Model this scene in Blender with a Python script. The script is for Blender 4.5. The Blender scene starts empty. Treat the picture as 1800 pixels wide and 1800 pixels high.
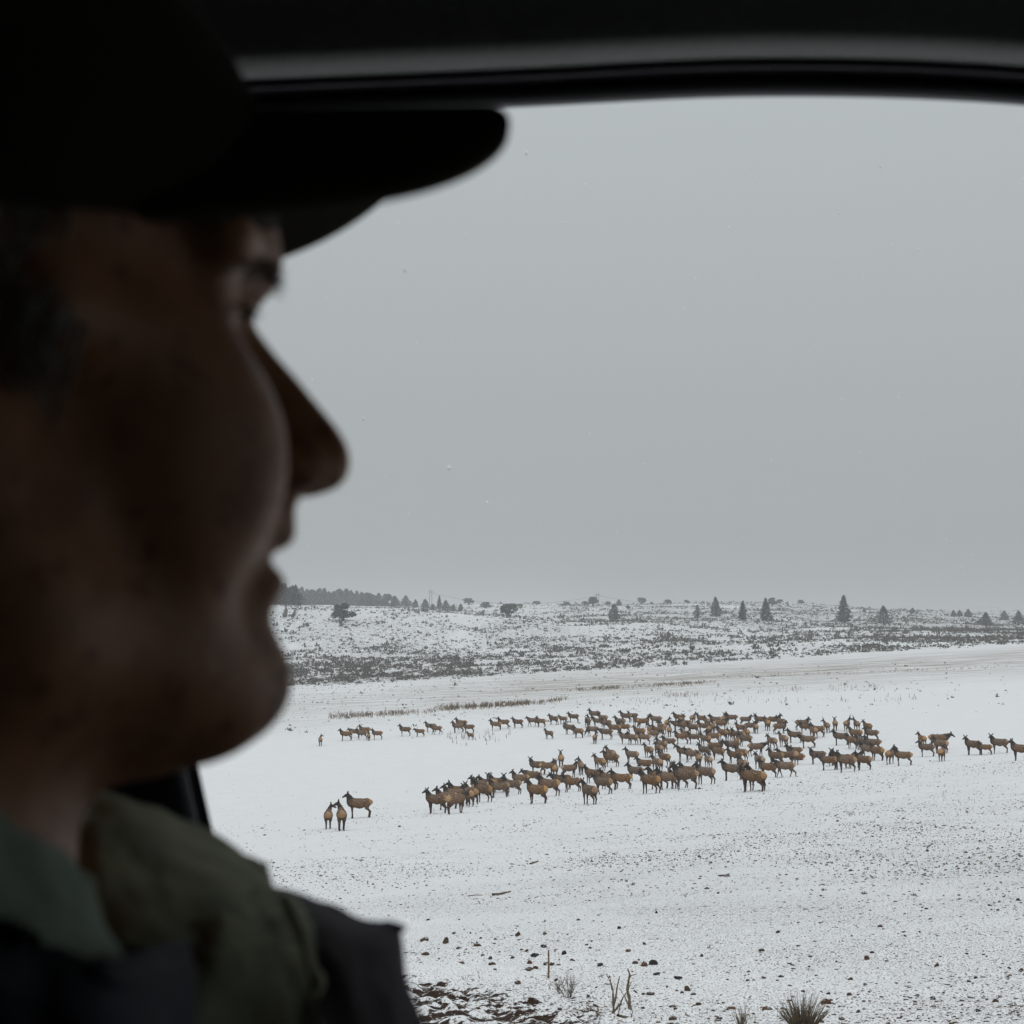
import bpy, bmesh, math, random
import numpy as np
from mathutils import Vector, Matrix

# ------------------------------------------------------------------ render, camera, world, light
sc = bpy.context.scene
R = math.radians
F = 2623.0                      # focal length in pixels of the 1800 px photograph
PITCH = math.atan(200 / F)
PARTS = {'truck', 'person', 'herd', 'trees', 'sage', 'stones', 'plants', 'flakes', 'haze'}

cam_d = bpy.data.cameras.new('camera')
cam_d.sensor_fit = 'HORIZONTAL'
cam_d.sensor_width = 24.0
cam_d.lens = 24.0 * F / 1800
cam_d.clip_start = 0.05
cam_d.clip_end = 12000
cam_d.dof.use_dof = True
cam_d.dof.focus_distance = 90.0
cam_d.dof.aperture_fstop = 9.0
cam = bpy.data.objects.new('camera', cam_d)
sc.collection.objects.link(cam)
cam.location = (0, 0, 0)
cam.rotation_euler = (R(90) + PITCH, 0, 0)
sc.camera = cam

sc.render.engine = 'CYCLES'
sc.cycles.use_denoising = True
sc.cycles.max_bounces = 8
sc.cycles.diffuse_bounces = 4
sc.cycles.volume_bounces = 1
sc.cycles.volume_step_rate = 4.0
sc.view_settings.view_transform = 'Standard'
sc.view_settings.look = 'None'
sc.view_settings.gamma = 1.0
sc.view_settings.exposure = 0.0
sc.view_settings.use_curve_mapping = False

SUN_EL, SUN_ROT = R(48), R(160)
world = bpy.data.worlds.new('World')
sc.world = world
world.use_nodes = True
wt = world.node_tree
wt.nodes.clear()
def wn(t, **k):
    n = wt.nodes.new(t)
    for a, b in k.items():
        setattr(n, a, b)
    return n
wout = wn('ShaderNodeOutputWorld')
sky = wn('ShaderNodeTexSky', sky_type='NISHITA', sun_disc=False, sun_elevation=SUN_EL, sun_rotation=SUN_ROT)
sky.dust_density = 4.0
bg1 = wn('ShaderNodeBackground')
bg1.inputs['Strength'].default_value = 0.08
bg2 = wn('ShaderNodeBackground')
bg2.inputs['Strength'].default_value = 1.0
geo = wn('ShaderNodeTexCoord')
sep = wn('ShaderNodeSeparateXYZ')
ramp = wn('ShaderNodeValToRGB')
# overcast: the layer of cloud is dimmest at the horizon and brightens evenly towards the zenith
bg2.inputs['Strength'].default_value = 1.05
cr = ramp.color_ramp
cr.elements[0].position = 0.0
cr.elements[0].color = (0.275, 0.290, 0.292, 1)
cr.elements[1].position = 1.0
cr.elements[1].color = (0.93, 0.96, 0.97, 1)
for p, c in ((0.02, (0.285, 0.301, 0.304)), (0.08, (0.345, 0.366, 0.372)), (0.20, (0.400, 0.427, 0.437)), (0.36, (0.455, 0.490, 0.503)), (0.6, (0.65, 0.69, 0.715))):
    e = cr.elements.new(p)
    e.color = (*c, 1)
mixw = wn('ShaderNodeMixShader')
mixw.inputs[0].default_value = 0.97
wt.links.new(geo.outputs['Generated'], sep.inputs[0])
wt.links.new(sep.outputs['Z'], ramp.inputs[0])
wt.links.new(ramp.outputs[0], bg2.inputs[0])
wt.links.new(sky.outputs[0], bg1.inputs[0])
wt.links.new(bg1.outputs[0], mixw.inputs[1])
wt.links.new(bg2.outputs[0], mixw.inputs[2])
wt.links.new(mixw.outputs[0], wout.inputs[0])

sun_d = bpy.data.lights.new('sun', 'SUN')
sun_d.energy = 0.5
sun_d.angle = R(25)
sun_d.color = (1.0, 0.97, 0.93)
sun = bpy.data.objects.new('sun', sun_d)
sc.collection.objects.link(sun)
sun.rotation_euler = (R(90) - SUN_EL, 0, R(180) - SUN_ROT)

rng = np.random.default_rng(7)
random.seed(7)

# ------------------------------------------------------------------ helpers
def ray(px, py):
    """pixel of the photograph -> (X/Y, Z/Y) of its line of sight (camera at the origin, looking along +Y)"""
    a, b = (px - 900) / F, (900 - py) / F
    c, s = math.cos(PITCH), math.sin(PITCH)
    y = c - b * s
    return a / y, (s + b * c) / y

def P(px, py, d):
    u, v = ray(px, py)
    return np.array((u * d, d, v * d))

def nth(q):
    return str(q) + ('th' if 10 < q % 100 < 14 else {1: 'st', 2: 'nd', 3: 'rd'}.get(q % 10, 'th'))

def tag(o, label=None, cat=None, group=None, kind=None):
    if label: o['label'] = label
    if cat: o['category'] = cat
    if group: o['group'] = group
    if kind: o['kind'] = kind
    return o

def link(name, me, mat=None, parent=None):
    if mat is not None and not me.materials:
        me.materials.append(mat)
    o = bpy.data.objects.new(name, me)
    sc.collection.objects.link(o)
    if parent is not None:
        o.parent = parent
    return o

def empty(name, loc=(0, 0, 0), rz=0.0):
    o = bpy.data.objects.new(name, None)
    sc.collection.objects.link(o)
    o.location = loc
    o.rotation_euler = (0, 0, rz)
    o.empty_display_size = 0.1
    return o

def mesh_np(name, V, Fc, smooth=False):
    """V (n,3), Fc (m,k) arrays -> mesh"""
    V = np.asarray(V, dtype=np.float32)
    Fc = np.asarray(Fc, dtype=np.int32)
    me = bpy.data.meshes.new(name)
    m, k = Fc.shape
    me.vertices.add(len(V))
    me.vertices.foreach_set('co', V.ravel())
    me.loops.add(m * k)
    me.loops.foreach_set('vertex_index', Fc.ravel())
    me.polygons.add(m)
    me.polygons.foreach_set('loop_start', np.arange(0, m * k, k, dtype=np.int32))
    me.polygons.foreach_set('loop_total', np.full(m, k, dtype=np.int32))
    if smooth:
        me.polygons.foreach_set('use_smooth', np.ones(m, dtype=bool))
    me.update(calc_edges=True)
    return me

def set_attr(me, name, arr, kind='FLOAT'):
    at = me.attributes.new(name, kind, 'POINT')
    if kind == 'FLOAT':
        at.data.foreach_set('value', np.asarray(arr, dtype=np.float32))
    else:
        a = np.asarray(arr, dtype=np.float32)
        a = np.concatenate([a, np.ones((len(a), 1), dtype=np.float32)], 1)
        at.data.foreach_set('color', a.ravel())

def hash2(i, j, seed):
    n = (i * 374761393 + j * 668265263 + seed * 974711) & 0xFFFFFFFF
    n = ((n ^ (n >> 13)) * 1274126177) & 0xFFFFFFFF
    n = n ^ (n >> 16)
    return (n & 0xFFFF) / 65535.0

def vnoise(x, y, seed=0):
    i, j = np.floor(x).astype(np.int64), np.floor(y).astype(np.int64)
    fx, fy = x - i, y - j
    fx, fy = fx * fx * (3 - 2 * fx), fy * fy * (3 - 2 * fy)
    a = hash2(i, j, seed) * (1 - fx) + hash2(i + 1, j, seed) * fx
    b = hash2(i, j + 1, seed) * (1 - fx) + hash2(i + 1, j + 1, seed) * fx
    return a * (1 - fy) + b * fy

def fbm(x, y, seed=0, octv=4):
    s, amp, tot = 0, 1, 0
    for k in range(octv):
        s = s + amp * vnoise(x * 2 ** k, y * 2 ** k, seed + k * 17)
        tot += amp
        amp *= 0.5
    return s / tot

# ------------------------------------------------------------------ materials
class NT:
    def __init__(self, name):
        self.m = bpy.data.materials.new(name)
        self.m.use_nodes = True
        self.t = self.m.node_tree
        self.b = self.t.nodes['Principled BSDF']
        self.b.inputs['Specular IOR Level'].default_value = 0.25
    def n(self, t, ins=None, **k):
        x = self.t.nodes.new(t)
        for a, b in k.items():
            setattr(x, a, b)
        for a, b in (ins or {}).items():
            if hasattr(b, 'is_output'):
                self.t.links.new(b, x.inputs[a])
            else:
                x.inputs[a].default_value = b
        return x
    def l(self, a, b):
        self.t.links.new(a, b)
    def noise(self, scale, detail=3.0, vec=None, rough=0.55):
        if vec is None:
            vec = self.n('ShaderNodeTexCoord').outputs['Object']
        return self.n('ShaderNodeTexNoise', {'Scale': scale, 'Detail': detail, 'Roughness': rough, 'Vector': vec}).outputs['Fac']
    def rng(self, x, a, b, c=0.0, d=1.0):
        return self.n('ShaderNodeMapRange', {'Value': x, 'From Min': a, 'From Max': b, 'To Min': c, 'To Max': d}).outputs[0]
    def math(self, op, a, b=0.0, c=0.0):
        return self.n('ShaderNodeMath', {0: a, 1: b, 2: c}, operation=op).outputs[0]
    def mix(self, f, a, b):
        x = self.n('ShaderNodeMix', data_type='RGBA')
        for k, v in ((0, f), (6, a), (7, b)):
            if hasattr(v, 'is_output'):
                self.t.links.new(v, x.inputs[k])
            else:
                x.inputs[k].default_value = (*v, 1) if isinstance(v, tuple) and len(v) == 3 else v
        return x.outputs[2]
    def col(self, c):
        if hasattr(c, 'is_output'):
            self.l(c, self.b.inputs['Base Color'])
        else:
            self.b.inputs['Base Color'].default_value = (*c, 1)
    def bump(self, h, strength=0.3, dist=0.01):
        x = self.n('ShaderNodeBump', {'Height': h, 'Strength': strength, 'Distance': dist})
        self.l(x.outputs[0], self.b.inputs['Normal'])

def simple(name, c, c2=None, scale=20, rough=0.8, bump=0.2, bdist=0.002, sheen=0.0):
    t = NT(name)
    f = t.noise(scale, 4)
    if c2 is None:
        c2 = tuple(v * 0.7 for v in c)
    t.col(t.mix(t.rng(f, 0.35, 0.65), c, c2))
    t.b.inputs['Roughness'].default_value = rough
    if sheen:
        t.b.inputs['Sheen Weight'].default_value = sheen
    if bump:
        t.bump(f, bump, bdist)
    return t.m

def up_snow(t, lo, hi, scale, amount):
    """factor of snow that settled on faces that look upward"""
    g = t.n('ShaderNodeNewGeometry').outputs['Normal']
    z = t.n('ShaderNodeSeparateXYZ', {0: g}).outputs['Z']
    nz = t.noise(scale, 2)
    return t.math('MULTIPLY', t.rng(t.math('ADD', z, t.math('MULTIPLY', nz, 0.6)), lo, hi), amount)

SNOW = (0.78, 0.80, 0.82)

def mat_ground():
    t = NT('snow_ground')
    co = t.n('ShaderNodeTexCoord').outputs['Object']
    flat = t.n('ShaderNodeMapping', {'Vector': co, 'Scale': (1, 1, 0.0)}).outputs[0]
    at = lambda nm: t.n('ShaderNodeAttribute', attribute_name=nm).outputs['Fac']
    soil, tan, sage, speck = at('soil'), at('tan'), at('sage'), at('speck')
    big = t.noise(0.35, 3, flat)
    snow = t.mix(t.rng(big, 0.3, 0.7), (0.77, 0.785, 0.80), (0.81, 0.82, 0.83))
    n1 = t.noise(34, 3, flat, 0.6)
    n2 = t.noise(9, 4, flat, 0.65)
    n3 = t.noise(2.6, 4, flat, 0.7)
    # bare tips of earth and stubble that poke through a thin cover
    p = t.noise(0.22, 4, flat)
    thr = t.math('SUBTRACT', 0.0, t.math('MULTIPLY', t.math('ADD', speck, t.math('MULTIPLY', t.rng(p, 0.35, 0.7), 0.5)), 0.105))
    far = t.n('ShaderNodeSeparateXYZ', {0: co}).outputs['Y']
    f1 = t.rng(t.math('ADD', t.math('SUBTRACT', 0.350, n1), t.math('MULTIPLY', thr, -1.0)), 0.0, 0.03)
    f2 = t.rng(t.math('ADD', t.math('SUBTRACT', 0.300, n2), t.math('MULTIPLY', thr, -1.0)), 0.0, 0.03)
    f3 = t.rng(t.math('ADD', t.math('SUBTRACT', 0.235, n3), t.math('MULTIPLY', thr, -1.0)), 0.0, 0.03)
    f1 = t.math('MULTIPLY', f1, t.rng(far, 22.0, 45.0, 1.0, 0.0))
    f2 = t.math('MULTIPLY', f2, t.rng(far, 45.0, 85.0, 1.0, 0.25))
    dark = t.math('MAXIMUM', f1, t.math('MAXIMUM', f2, f3))
    dark = t.math('MULTIPLY', dark, 0.85)
    earth = t.mix(t.noise(15, 2, flat), (0.075, 0.055, 0.042), (0.12, 0.095, 0.07))
    c = t.mix(dark, snow, earth)
    # dry grass tint
    tl = t.math('MULTIPLY', tan, t.rng(t.noise(0.35, 6, t.n('ShaderNodeMapping', {'Vector': co, 'Scale': (0.12, 1, 0), 'Rotation': (0, 0, 0.1)}).outputs[0], 0.75), 0.40, 0.60))
    c = t.mix(tl, c, (0.22, 0.185, 0.13))
    # low brush floor between the larger shrubs of the hill
    sl = t.math('MULTIPLY', sage, t.rng(t.noise(0.5, 6, flat, 0.75), 0.44, 0.56))
    c = t.mix(sl, c, (0.12, 0.115, 0.105))
    # wet red-brown soil in the torn bank by the road
    soilc = t.mix(t.noise(18, 3, flat), (0.022, 0.012, 0.008), (0.050, 0.027, 0.018))
    ss = t.noise(4.6, 6, t.n('ShaderNodeMapping', {'Vector': co, 'Scale': (1, 2.1, 0), 'Rotation': (0, 0, 0.35)}).outputs[0], 0.68)
    c = t.mix(t.rng(t.math('ADD', ss, t.math('MULTIPLY', soil, 0.42)), 0.748, 0.778), c, soilc)
    t.col(c)
    t.b.inputs['Roughness'].default_value = 0.85
    h = t.math('ADD', t.math('MULTIPLY', n1, 0.3), t.math('SUBTRACT', n2, t.math('MULTIPLY', dark, 0.3)))
    t.bump(h, 0.5, 0.03)
    return t.m

def mat_foliage(name, c1, c2, snow=0.5, lo=0.55, hi=1.1, scale=2.0):
    t = NT(name)
    rnd = t.n('ShaderNodeObjectInfo').outputs['Random']
    base = t.mix(t.noise(scale, 3), c1, c2)
    base = t.mix(t.math('MULTIPLY', rnd, 0.35), base, tuple(v * 1.5 for v in c1))
    t.col(t.mix(up_snow(t, lo, hi, scale * 3, snow), base, SNOW))
    t.b.inputs['Roughness'].default_value = 0.9
    return t.m

def mat_elk():
    t = NT('elk_coat')
    base = t.n('ShaderNodeAttribute', attribute_name='coat').outputs['Color']
    rnd = t.n('ShaderNodeObjectInfo').outputs['Random']
    hsv = t.n('ShaderNodeHueSaturation', {'Color': base, 'Value': t.rng(rnd, 0, 1, 0.78, 1.25), 'Saturation': t.rng(t.math('FRACT', t.math('MULTIPLY', rnd, 7.3)), 0, 1, 0.85, 1.2)}).outputs[0]
    n = t.noise(9, 4)
    c = t.mix(t.rng(n, 0.35, 0.65), hsv, t.n('ShaderNodeHueSaturation', {'Color': hsv, 'Value': 0.6}).outputs[0])
    sp = t.math('GREATER_THAN', t.noise(17, 2, None, 0.7), 0.61)
    g = t.n('ShaderNodeSeparateXYZ', {0: t.n('ShaderNodeNewGeometry').outputs['Normal']}).outputs['Z']
    sp = t.math('MULTIPLY', sp, t.rng(g, -0.3, 0.8, 0.15, 0.6))
    t.col(t.mix(sp, c, (0.7, 0.7, 0.7)))
    t.b.inputs['Roughness'].default_value = 0.9
    t.bump(t.noise(25, 3), 0.5, 0.02)
    return t.m

# ------------------------------------------------------------------ terrain
XC = [-300, 450, 650, 850, 1100, 1350, 1600, 1800, 2200]
TAB = [  # distance, picture row of the ground at the columns XC
    (5, [2018] * 9),
    (9, [1880, 1870, 1868, 1865, 1862, 1860, 1856, 1854, 1850]),
    (14, [1815, 1806, 1803, 1800, 1796, 1791, 1787, 1784, 1780]),
    (25, [1665, 1643, 1634, 1624, 1611, 1600, 1589, 1580, 1565]),
    (40, [1600, 1566, 1554, 1542, 1527, 1512, 1496, 1485, 1465]),
    (60, [1560, 1524, 1510, 1497, 1480, 1462, 1444, 1431, 1408]),
    (80, [1530, 1494, 1479, 1464, 1446, 1426, 1406, 1391, 1365]),
    (110, [1495, 1455, 1440, 1424, 1404, 1384, 1362, 1346, 1318]),
    (147, [1450, 1420, 1406, 1392, 1375, 1358, 1340, 1326, 1300]),
    (183, [1400, 1369, 1357, 1344, 1329, 1313, 1298, 1286, 1262]),
    (220, [1345, 1316, 1306, 1295, 1281, 1267, 1252, 1240, 1218]),
    (300, [1278, 1257, 1247, 1238, 1226, 1213, 1200, 1190, 1172]),
    (420, [1202, 1192, 1189, 1183, 1174, 1162, 1148, 1138, 1122]),
    (600, [1140, 1135, 1133, 1131, 1128, 1122, 1116, 1112, 1104]),
    (780, [1050, 1060, 1067, 1079, 1092, 1095, 1102, 1106, 1100]),
    (900, [1058, 1070, 1080, 1090, 1088, 1084, 1090, 1098, 1096]),
    (1400, [1060, 1066, 1066, 1064, 1062, 1061, 1073, 1086, 1090]),
    (1800, [1075, 1078, 1078, 1076, 1074, 1072, 1082, 1088, 1085]),
    (2400, [1085, 1085, 1085, 1084, 1084, 1083, 1078, 1066, 1050]),
    (3200, [1094] * 9),
    (9000, [1098] * 9),
]
TZ = np.array([[ray(900, y)[1] for y in row] for _, row in TAB])
TL = np.log(np.array([r[0] for r in TAB], float))
XU = (np.array(XC) - 900) / F
def _slopes():
    d = (TZ[1:] - TZ[:-1]) / (TL[1:] - TL[:-1])[:, None]
    m = np.zeros_like(TZ)
    m[1:-1] = np.where(d[1:] * d[:-1] > 0, 2 * d[1:] * d[:-1] / (d[1:] + d[:-1] + 1e-12), 0)
    m[0], m[-1] = d[0], d[-1]
    return m
TM = _slopes()
def terrain(X, Y):
    """ground height; smooth table of directions over distance with small relief on top"""
    X, Y = np.atleast_1d(np.asarray(X, float)), np.atleast_1d(np.asarray(Y, float))
    r = np.hypot(X, Y)
    th = np.abs(np.arctan2(X, Y))
    Ye = r * np.cos(np.minimum(th, R(24)))
    u = np.clip(np.tan(np.clip(np.arctan2(X, Y), -1.2, 1.2)), XU[0], XU[-1])
    L = np.clip(np.log(np.maximum(Ye, 1e-3)), TL[0], TL[-1] - 1e-6)
    k = np.clip(np.searchsorted(TL, L, 'right') - 1, 0, len(TL) - 2)
    h = TL[k + 1] - TL[k]
    t = (L - TL[k]) / h
    c = np.clip(np.searchsorted(XU, u, 'right') - 1, 0, len(XU) - 2)
    w = (u - XU[c]) / (XU[c + 1] - XU[c])
    w = w * w * (3 - 2 * w) * 0.35 + w * 0.65
    def hz(cc):
        a, b, ma, mb = TZ[k, cc], TZ[k + 1, cc], TM[k, cc] * h, TM[k + 1, cc] * h
        return (2*t**3 - 3*t**2 + 1) * a + (t**3 - 2*t**2 + t) * ma + (-2*t**3 + 3*t**2) * b + (t**3 - t**2) * mb
    g = hz(c) * (1 - w) + hz(c + 1) * w
    z = g * np.maximum(Ye, 5.0)
    amp = np.clip((Ye - 5) / 40, 0, 1)
    z = z + (fbm(X / 14, Y / 14, 3, 3) - 0.5) * 0.25 * amp
    z = z + (fbm(X / 60, Y / 60, 9, 3) - 0.5) * np.clip((Ye - 380) / 300, 0, 1) * 5.0
    return z

def soil_mask(X, Y):
    """torn bank of bare soil at the lower left of the field, beside the road"""
    Y0 = np.maximum(Y, 1)
    px = 900 + F * X / Y0
    # strip along the bank: nearer than a line that runs away to the left
    edge = np.interp(px, [300, 700, 900, 1040, 1100, 1200], [21.5, 20.3, 18.4, 17.3, 15.2, 12.5])
    m = np.clip((edge - Y) / 2.2, 0, 1) * np.clip((1120 - px) / 80, 0, 1) * np.clip((Y - 6) / 2, 0, 1)
    return m

def relief(X, Y):
    r = np.hypot(X, Y)
    near = np.clip((60 - r) / 40, 0, 1) * np.clip((r - 6) / 4, 0, 1)
    d = (fbm(X * 3.2, Y * 3.2, 21, 4) - 0.5) * 0.075 * near
    d += np.clip(fbm(X * 7, Y * 7, 5, 3) - 0.55, 0, 1) * 0.11 * near
    m = soil_mask(X, Y)
    clod = fbm(X * 3.4 + Y * 1.2, Y * 4.6, 40, 3)
    return d + m * (clod - 0.45) * 0.22, m, clod

def build_ground():
    ang = np.concatenate([np.linspace(-180, -60, 20), np.linspace(-56, -22, 12), np.linspace(-20.5, 20.5, 640), np.linspace(22, 56, 12), np.linspace(60, 180, 20)[:-1]])
    ang = np.radians(ang)
    rad = np.concatenate([[0.5, 1.5, 3, 4.5], np.geomspace(6, 12, 24), np.geomspace(12.05, 22, 420), np.geomspace(22.1, 34, 150), np.geomspace(34.3, 1500, 290), np.geomspace(1560, 9500, 30)])
    A, Rr = np.meshgrid(ang, rad)
    X, Y = np.sin(A) * Rr, np.cos(A) * Rr
    Z = terrain(X.ravel(), Y.ravel())
    d, m, clod = relief(X.ravel(), Y.ravel())
    Z = Z + d
    V = np.stack([X.ravel(), Y.ravel(), Z], 1)
    na, nr = len(ang), len(rad)
    i, j = np.meshgrid(np.arange(nr - 1), np.arange(na), indexing='ij')
    a = i * na + j
    b = i * na + (j + 1) % na
    Fc = np.stack([a, b, b + na, a + na], -1).reshape(-1, 4)[:, ::-1]
    V = np.concatenate([V, [[0, 0, V[0, 2]]]])
    me = mesh_np('ground', V, Fc, True)
    n = len(V)
    fx, fy = V[:, 0], np.maximum(V[:, 1], 1)
    px = 900 + F * fx / fy
    bare = np.append(m, 0)
    soil = bare * np.clip(1.15 - np.append(clod, 0.5) * 0.9, 0, 1)
    set_attr(me, 'soil', soil)
    Yl = fy
    tan = np.clip(1 - np.abs(Yl - np.interp(px, [500, 900, 1200, 1800], [315, 345, 362, 365])) / 85, 0, 1) * np.clip((px - 420) / 500, 0.55, 1.0)
    set_attr(me, 'tan', tan * 0.95)
    set_attr(me, 'sage', sage_density(fx, Yl) * 0.8)
    sp = np.interp(Yl, [10, 20, 40, 75, 115, 130, 170, 230, 400], [0.75, 0.62, 0.85, 1.1, 1.05, 0.7, 0.42, 0.3, 0.1])
    sp = sp * np.interp(px, [300, 800, 1100, 1800], [0.55, 0.8, 1.0, 1.1])
    set_attr(me, 'speck', sp)
    o = link('ground', me, mat_ground())
    tag(o, kind='structure')
    return o

def sage_density(X, Y):
    """how much of the ground the brush hides: little in the field, much on the hill"""
    px = 900 + F * X / np.maximum(Y, 1)
    edge = np.interp(px, [400, 900, 1350, 1600, 1800], [372, 400, 430, 440, 440])
    on = np.clip((Y - edge) / 12, 0, 1)
    d = 0.50 + 0.0 * Y
    d = d + np.clip(1 - np.abs(Y - (edge + 28)) / 30, 0, 1) * np.clip((900 - px) / 200, 0, 1) * 1.3
    right = np.clip((px - 1480) / 250, 0, 1)
    d = d + right * 0.6 * np.clip((Y - 450) / 60, 0, 1)
    far = np.clip((Y - 700) / 60, 0, 1) * np.clip((px - 960) / 120, 0, 1)
    d = d + 0.75 * far
    d = d * np.clip(0.35 + 2.2 * (fbm(X / 22, Y / 40, 31, 4) - 0.26), 0.25, 1.6)
    return np.clip(on * d, 0, 1)

def ground_at(px, py, ymax=5000, ymin=8):
    """where the line of sight through a pixel meets the ground"""
    u, v = ray(px, py)
    Ys = np.geomspace(ymin, ymax, 3000)
    z = terrain(u * Ys, Ys)
    hit = np.nonzero(z >= v * Ys)[0]
    if len(hit) == 0:
        e = np.where((Ys > 600) & (Ys < 2500), v * Ys - z, 1e9)
        k = int(np.argmin(e / Ys))
        return Vector((u * Ys[k], Ys[k], z[k]))
    k = int(hit[0])
    if k > 0:
        e0, e1 = z[k-1] - v * Ys[k-1], z[k] - v * Ys[k]
        Y = Ys[k-1] + (Ys[k] - Ys[k-1]) * (-e0) / (e1 - e0 + 1e-9)
    else:
        Y = Ys[0]
    X = u * Y
    zz = terrain(X, Y)[0]
    if Y < 60:
        zz += relief(np.array([X]), np.array([Y]))[0][0]
    return Vector((X, Y, zz))

build_ground()

# ------------------------------------------------------------------ distance-field modelling of bodies
def capsule(p, a, b, ra, rb, sy=1.0):
    a, b = np.array(a, float), np.array(b, float)
    q = p - a
    ab = b - a
    if sy != 1.0:
        q = q * np.array((1, 1 / sy, 1)); ab = ab * np.array((1, 1 / sy, 1))
    t = np.clip((q @ ab) / (ab @ ab + 1e-12), 0, 1)
    d = np.linalg.norm(q - t[..., None] * ab, axis=-1) - (ra + (rb - ra) * t)
    return d * min(sy, 1.0)

def ellipsoid(p, c, r):
    q = (p - np.array(c)) / np.array(r)
    k = np.linalg.norm(q, axis=-1)
    return (k - 1) * min(r) * 1.0

def smin(a, b, k):
    h = np.clip(0.5 + 0.5 * (b - a) / k, 0, 1)
    return b + (a - b) * h - k * h * (1 - h)

def smax(a, b, k):
    return -smin(-a, -b, k)

def surface_nets(D, org, h):
    """D: field on a regular grid; returns vertices and quads of its zero surface"""
    nx, ny, nz = D.shape
    S = D < 0
    acc = np.zeros((nx-1, ny-1, nz-1, 3)); cnt = np.zeros((nx-1, ny-1, nz-1))
    base = np.stack(np.meshgrid(np.arange(nx-1), np.arange(ny-1), np.arange(nz-1), indexing='ij'), -1)
    for ax in range(3):
        for o1 in (0, 1):
            for o2 in (0, 1):
                o = [0, 0, 0]; others = [q for q in range(3) if q != ax]
                o[others[0]], o[others[1]] = o1, o2
                e = list(o); e[ax] = 1
                sl0 = tuple(slice(o[q], o[q] + (nx, ny, nz)[q] - 1) for q in range(3))
                sl1 = tuple(slice(e[q], e[q] + (nx, ny, nz)[q] - 1) for q in range(3))
                a, b = D[sl0], D[sl1]
                cr_ = S[sl0] != S[sl1]
                t = np.where(cr_, a / np.where(cr_, a - b, 1), 0)
                for q in range(3):
                    acc[..., q] += np.where(cr_, o[q] + (t if q == ax else 0), 0)
                cnt += cr_
    act = cnt > 0
    idx = -np.ones(act.shape, dtype=np.int64)
    idx[act] = np.arange(act.sum())
    V = (base[act] + acc[act] / cnt[act][:, None]) * h + np.array(org)
    faces = []
    for ax in range(3):
        o1, o2 = [(1, 2), (2, 0), (0, 1)][ax]
        s0 = [slice(1, n - 1) for n in (nx, ny, nz)]
        s0[ax] = slice(0, (nx, ny, nz)[ax] - 1)
        s1 = list(s0); s1[ax] = slice(1, (nx, ny, nz)[ax])
        A, B = S[tuple(s0)], S[tuple(s1)]
        for flag, (u, v) in ((True, (A, ~B)), (False, (~A, B))):
            I = np.argwhere(u & v)
            if not len(I):
                continue
            off = np.array([x.start for x in s0])
            I = I + off
            def c(d1, d2):
                J = I.copy(); J[:, o1] -= d1; J[:, o2] -= d2
                return idx[J[:, 0], J[:, 1], J[:, 2]]
            q = np.stack([c(1, 1), c(0, 1), c(0, 0), c(1, 0)], 1)
            faces.append(q if flag else q[:, ::-1])
    return V, np.concatenate(faces)

def field_mesh(name, fn, lo, hi, h):
    lo, hi = np.array(lo, float), np.array(hi, float)
    n = np.ceil((hi - lo) / h).astype(int) + 1
    g = np.stack(np.meshgrid(*[lo[q] + np.arange(n[q]) * h for q in range(3)], indexing='ij'), -1)
    V, Fc = surface_nets(fn(g), lo, h)
    return V, Fc

def tube(V, Fc, pts, radii, n=6):
    """appends a tapered tube through pts to the vertex and face lists"""
    pts = [np.array(p, float) for p in pts]
    base = len(V)
    for i, p in enumerate(pts):
        d = pts[min(i + 1, len(pts) - 1)] - pts[max(i - 1, 0)]
        d = d / (np.linalg.norm(d) + 1e-9)
        a = np.cross(d, (0.3, 0.9, 0.1) if abs(d[2]) > 0.8 else (0, 0, 1)); a /= np.linalg.norm(a) + 1e-9
        b = np.cross(d, a)
        for k in range(n):
            t = 2 * math.pi * k / n
            V.append(p + radii[i] * (a * math.cos(t) + b * math.sin(t)))
    for i in range(len(pts) - 1):
        for k in range(n):
            q = base + i * n + k; q2 = base + i * n + (k + 1) % n
            Fc.append((q, q2, q2 + n, q + n))
    V.append(pts[-1]); e = len(V) - 1
    for k in range(n):
        q = base + (len(pts) - 1) * n
        Fc.append((q + k, q + (k + 1) % n, e, e))

def mesh_tubes(name, V, Fc, smooth=True):
    me = bpy.data.meshes.new(name)
    me.from_pydata([tuple(v) for v in V], [], [tuple(dict.fromkeys(f)) for f in Fc])
    if smooth:
        for p in me.polygons: p.use_smooth = True
    me.update()
    return me

# ------------------------------------------------------------------ the truck round the camera
def crv(pts, n=40):
    """Catmull-Rom through control points -> n samples"""
    pts = np.array(pts, float)
    Pp = np.concatenate([[2 * pts[0] - pts[1]], pts, [2 * pts[-1] - pts[-2]]])
    out = []
    for s in np.linspace(0, len(pts) - 1 - 1e-6, n):
        i = int(s); t = s - i
        p0, p1, p2, p3 = Pp[i:i + 4]
        out.append(0.5 * (2*p1 + (p2 - p0)*t + (2*p0 - 5*p1 + 4*p2 - p3)*t*t + (3*p1 - p0 - 3*p2 + p3)*t**3))
    return np.array(out)

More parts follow.
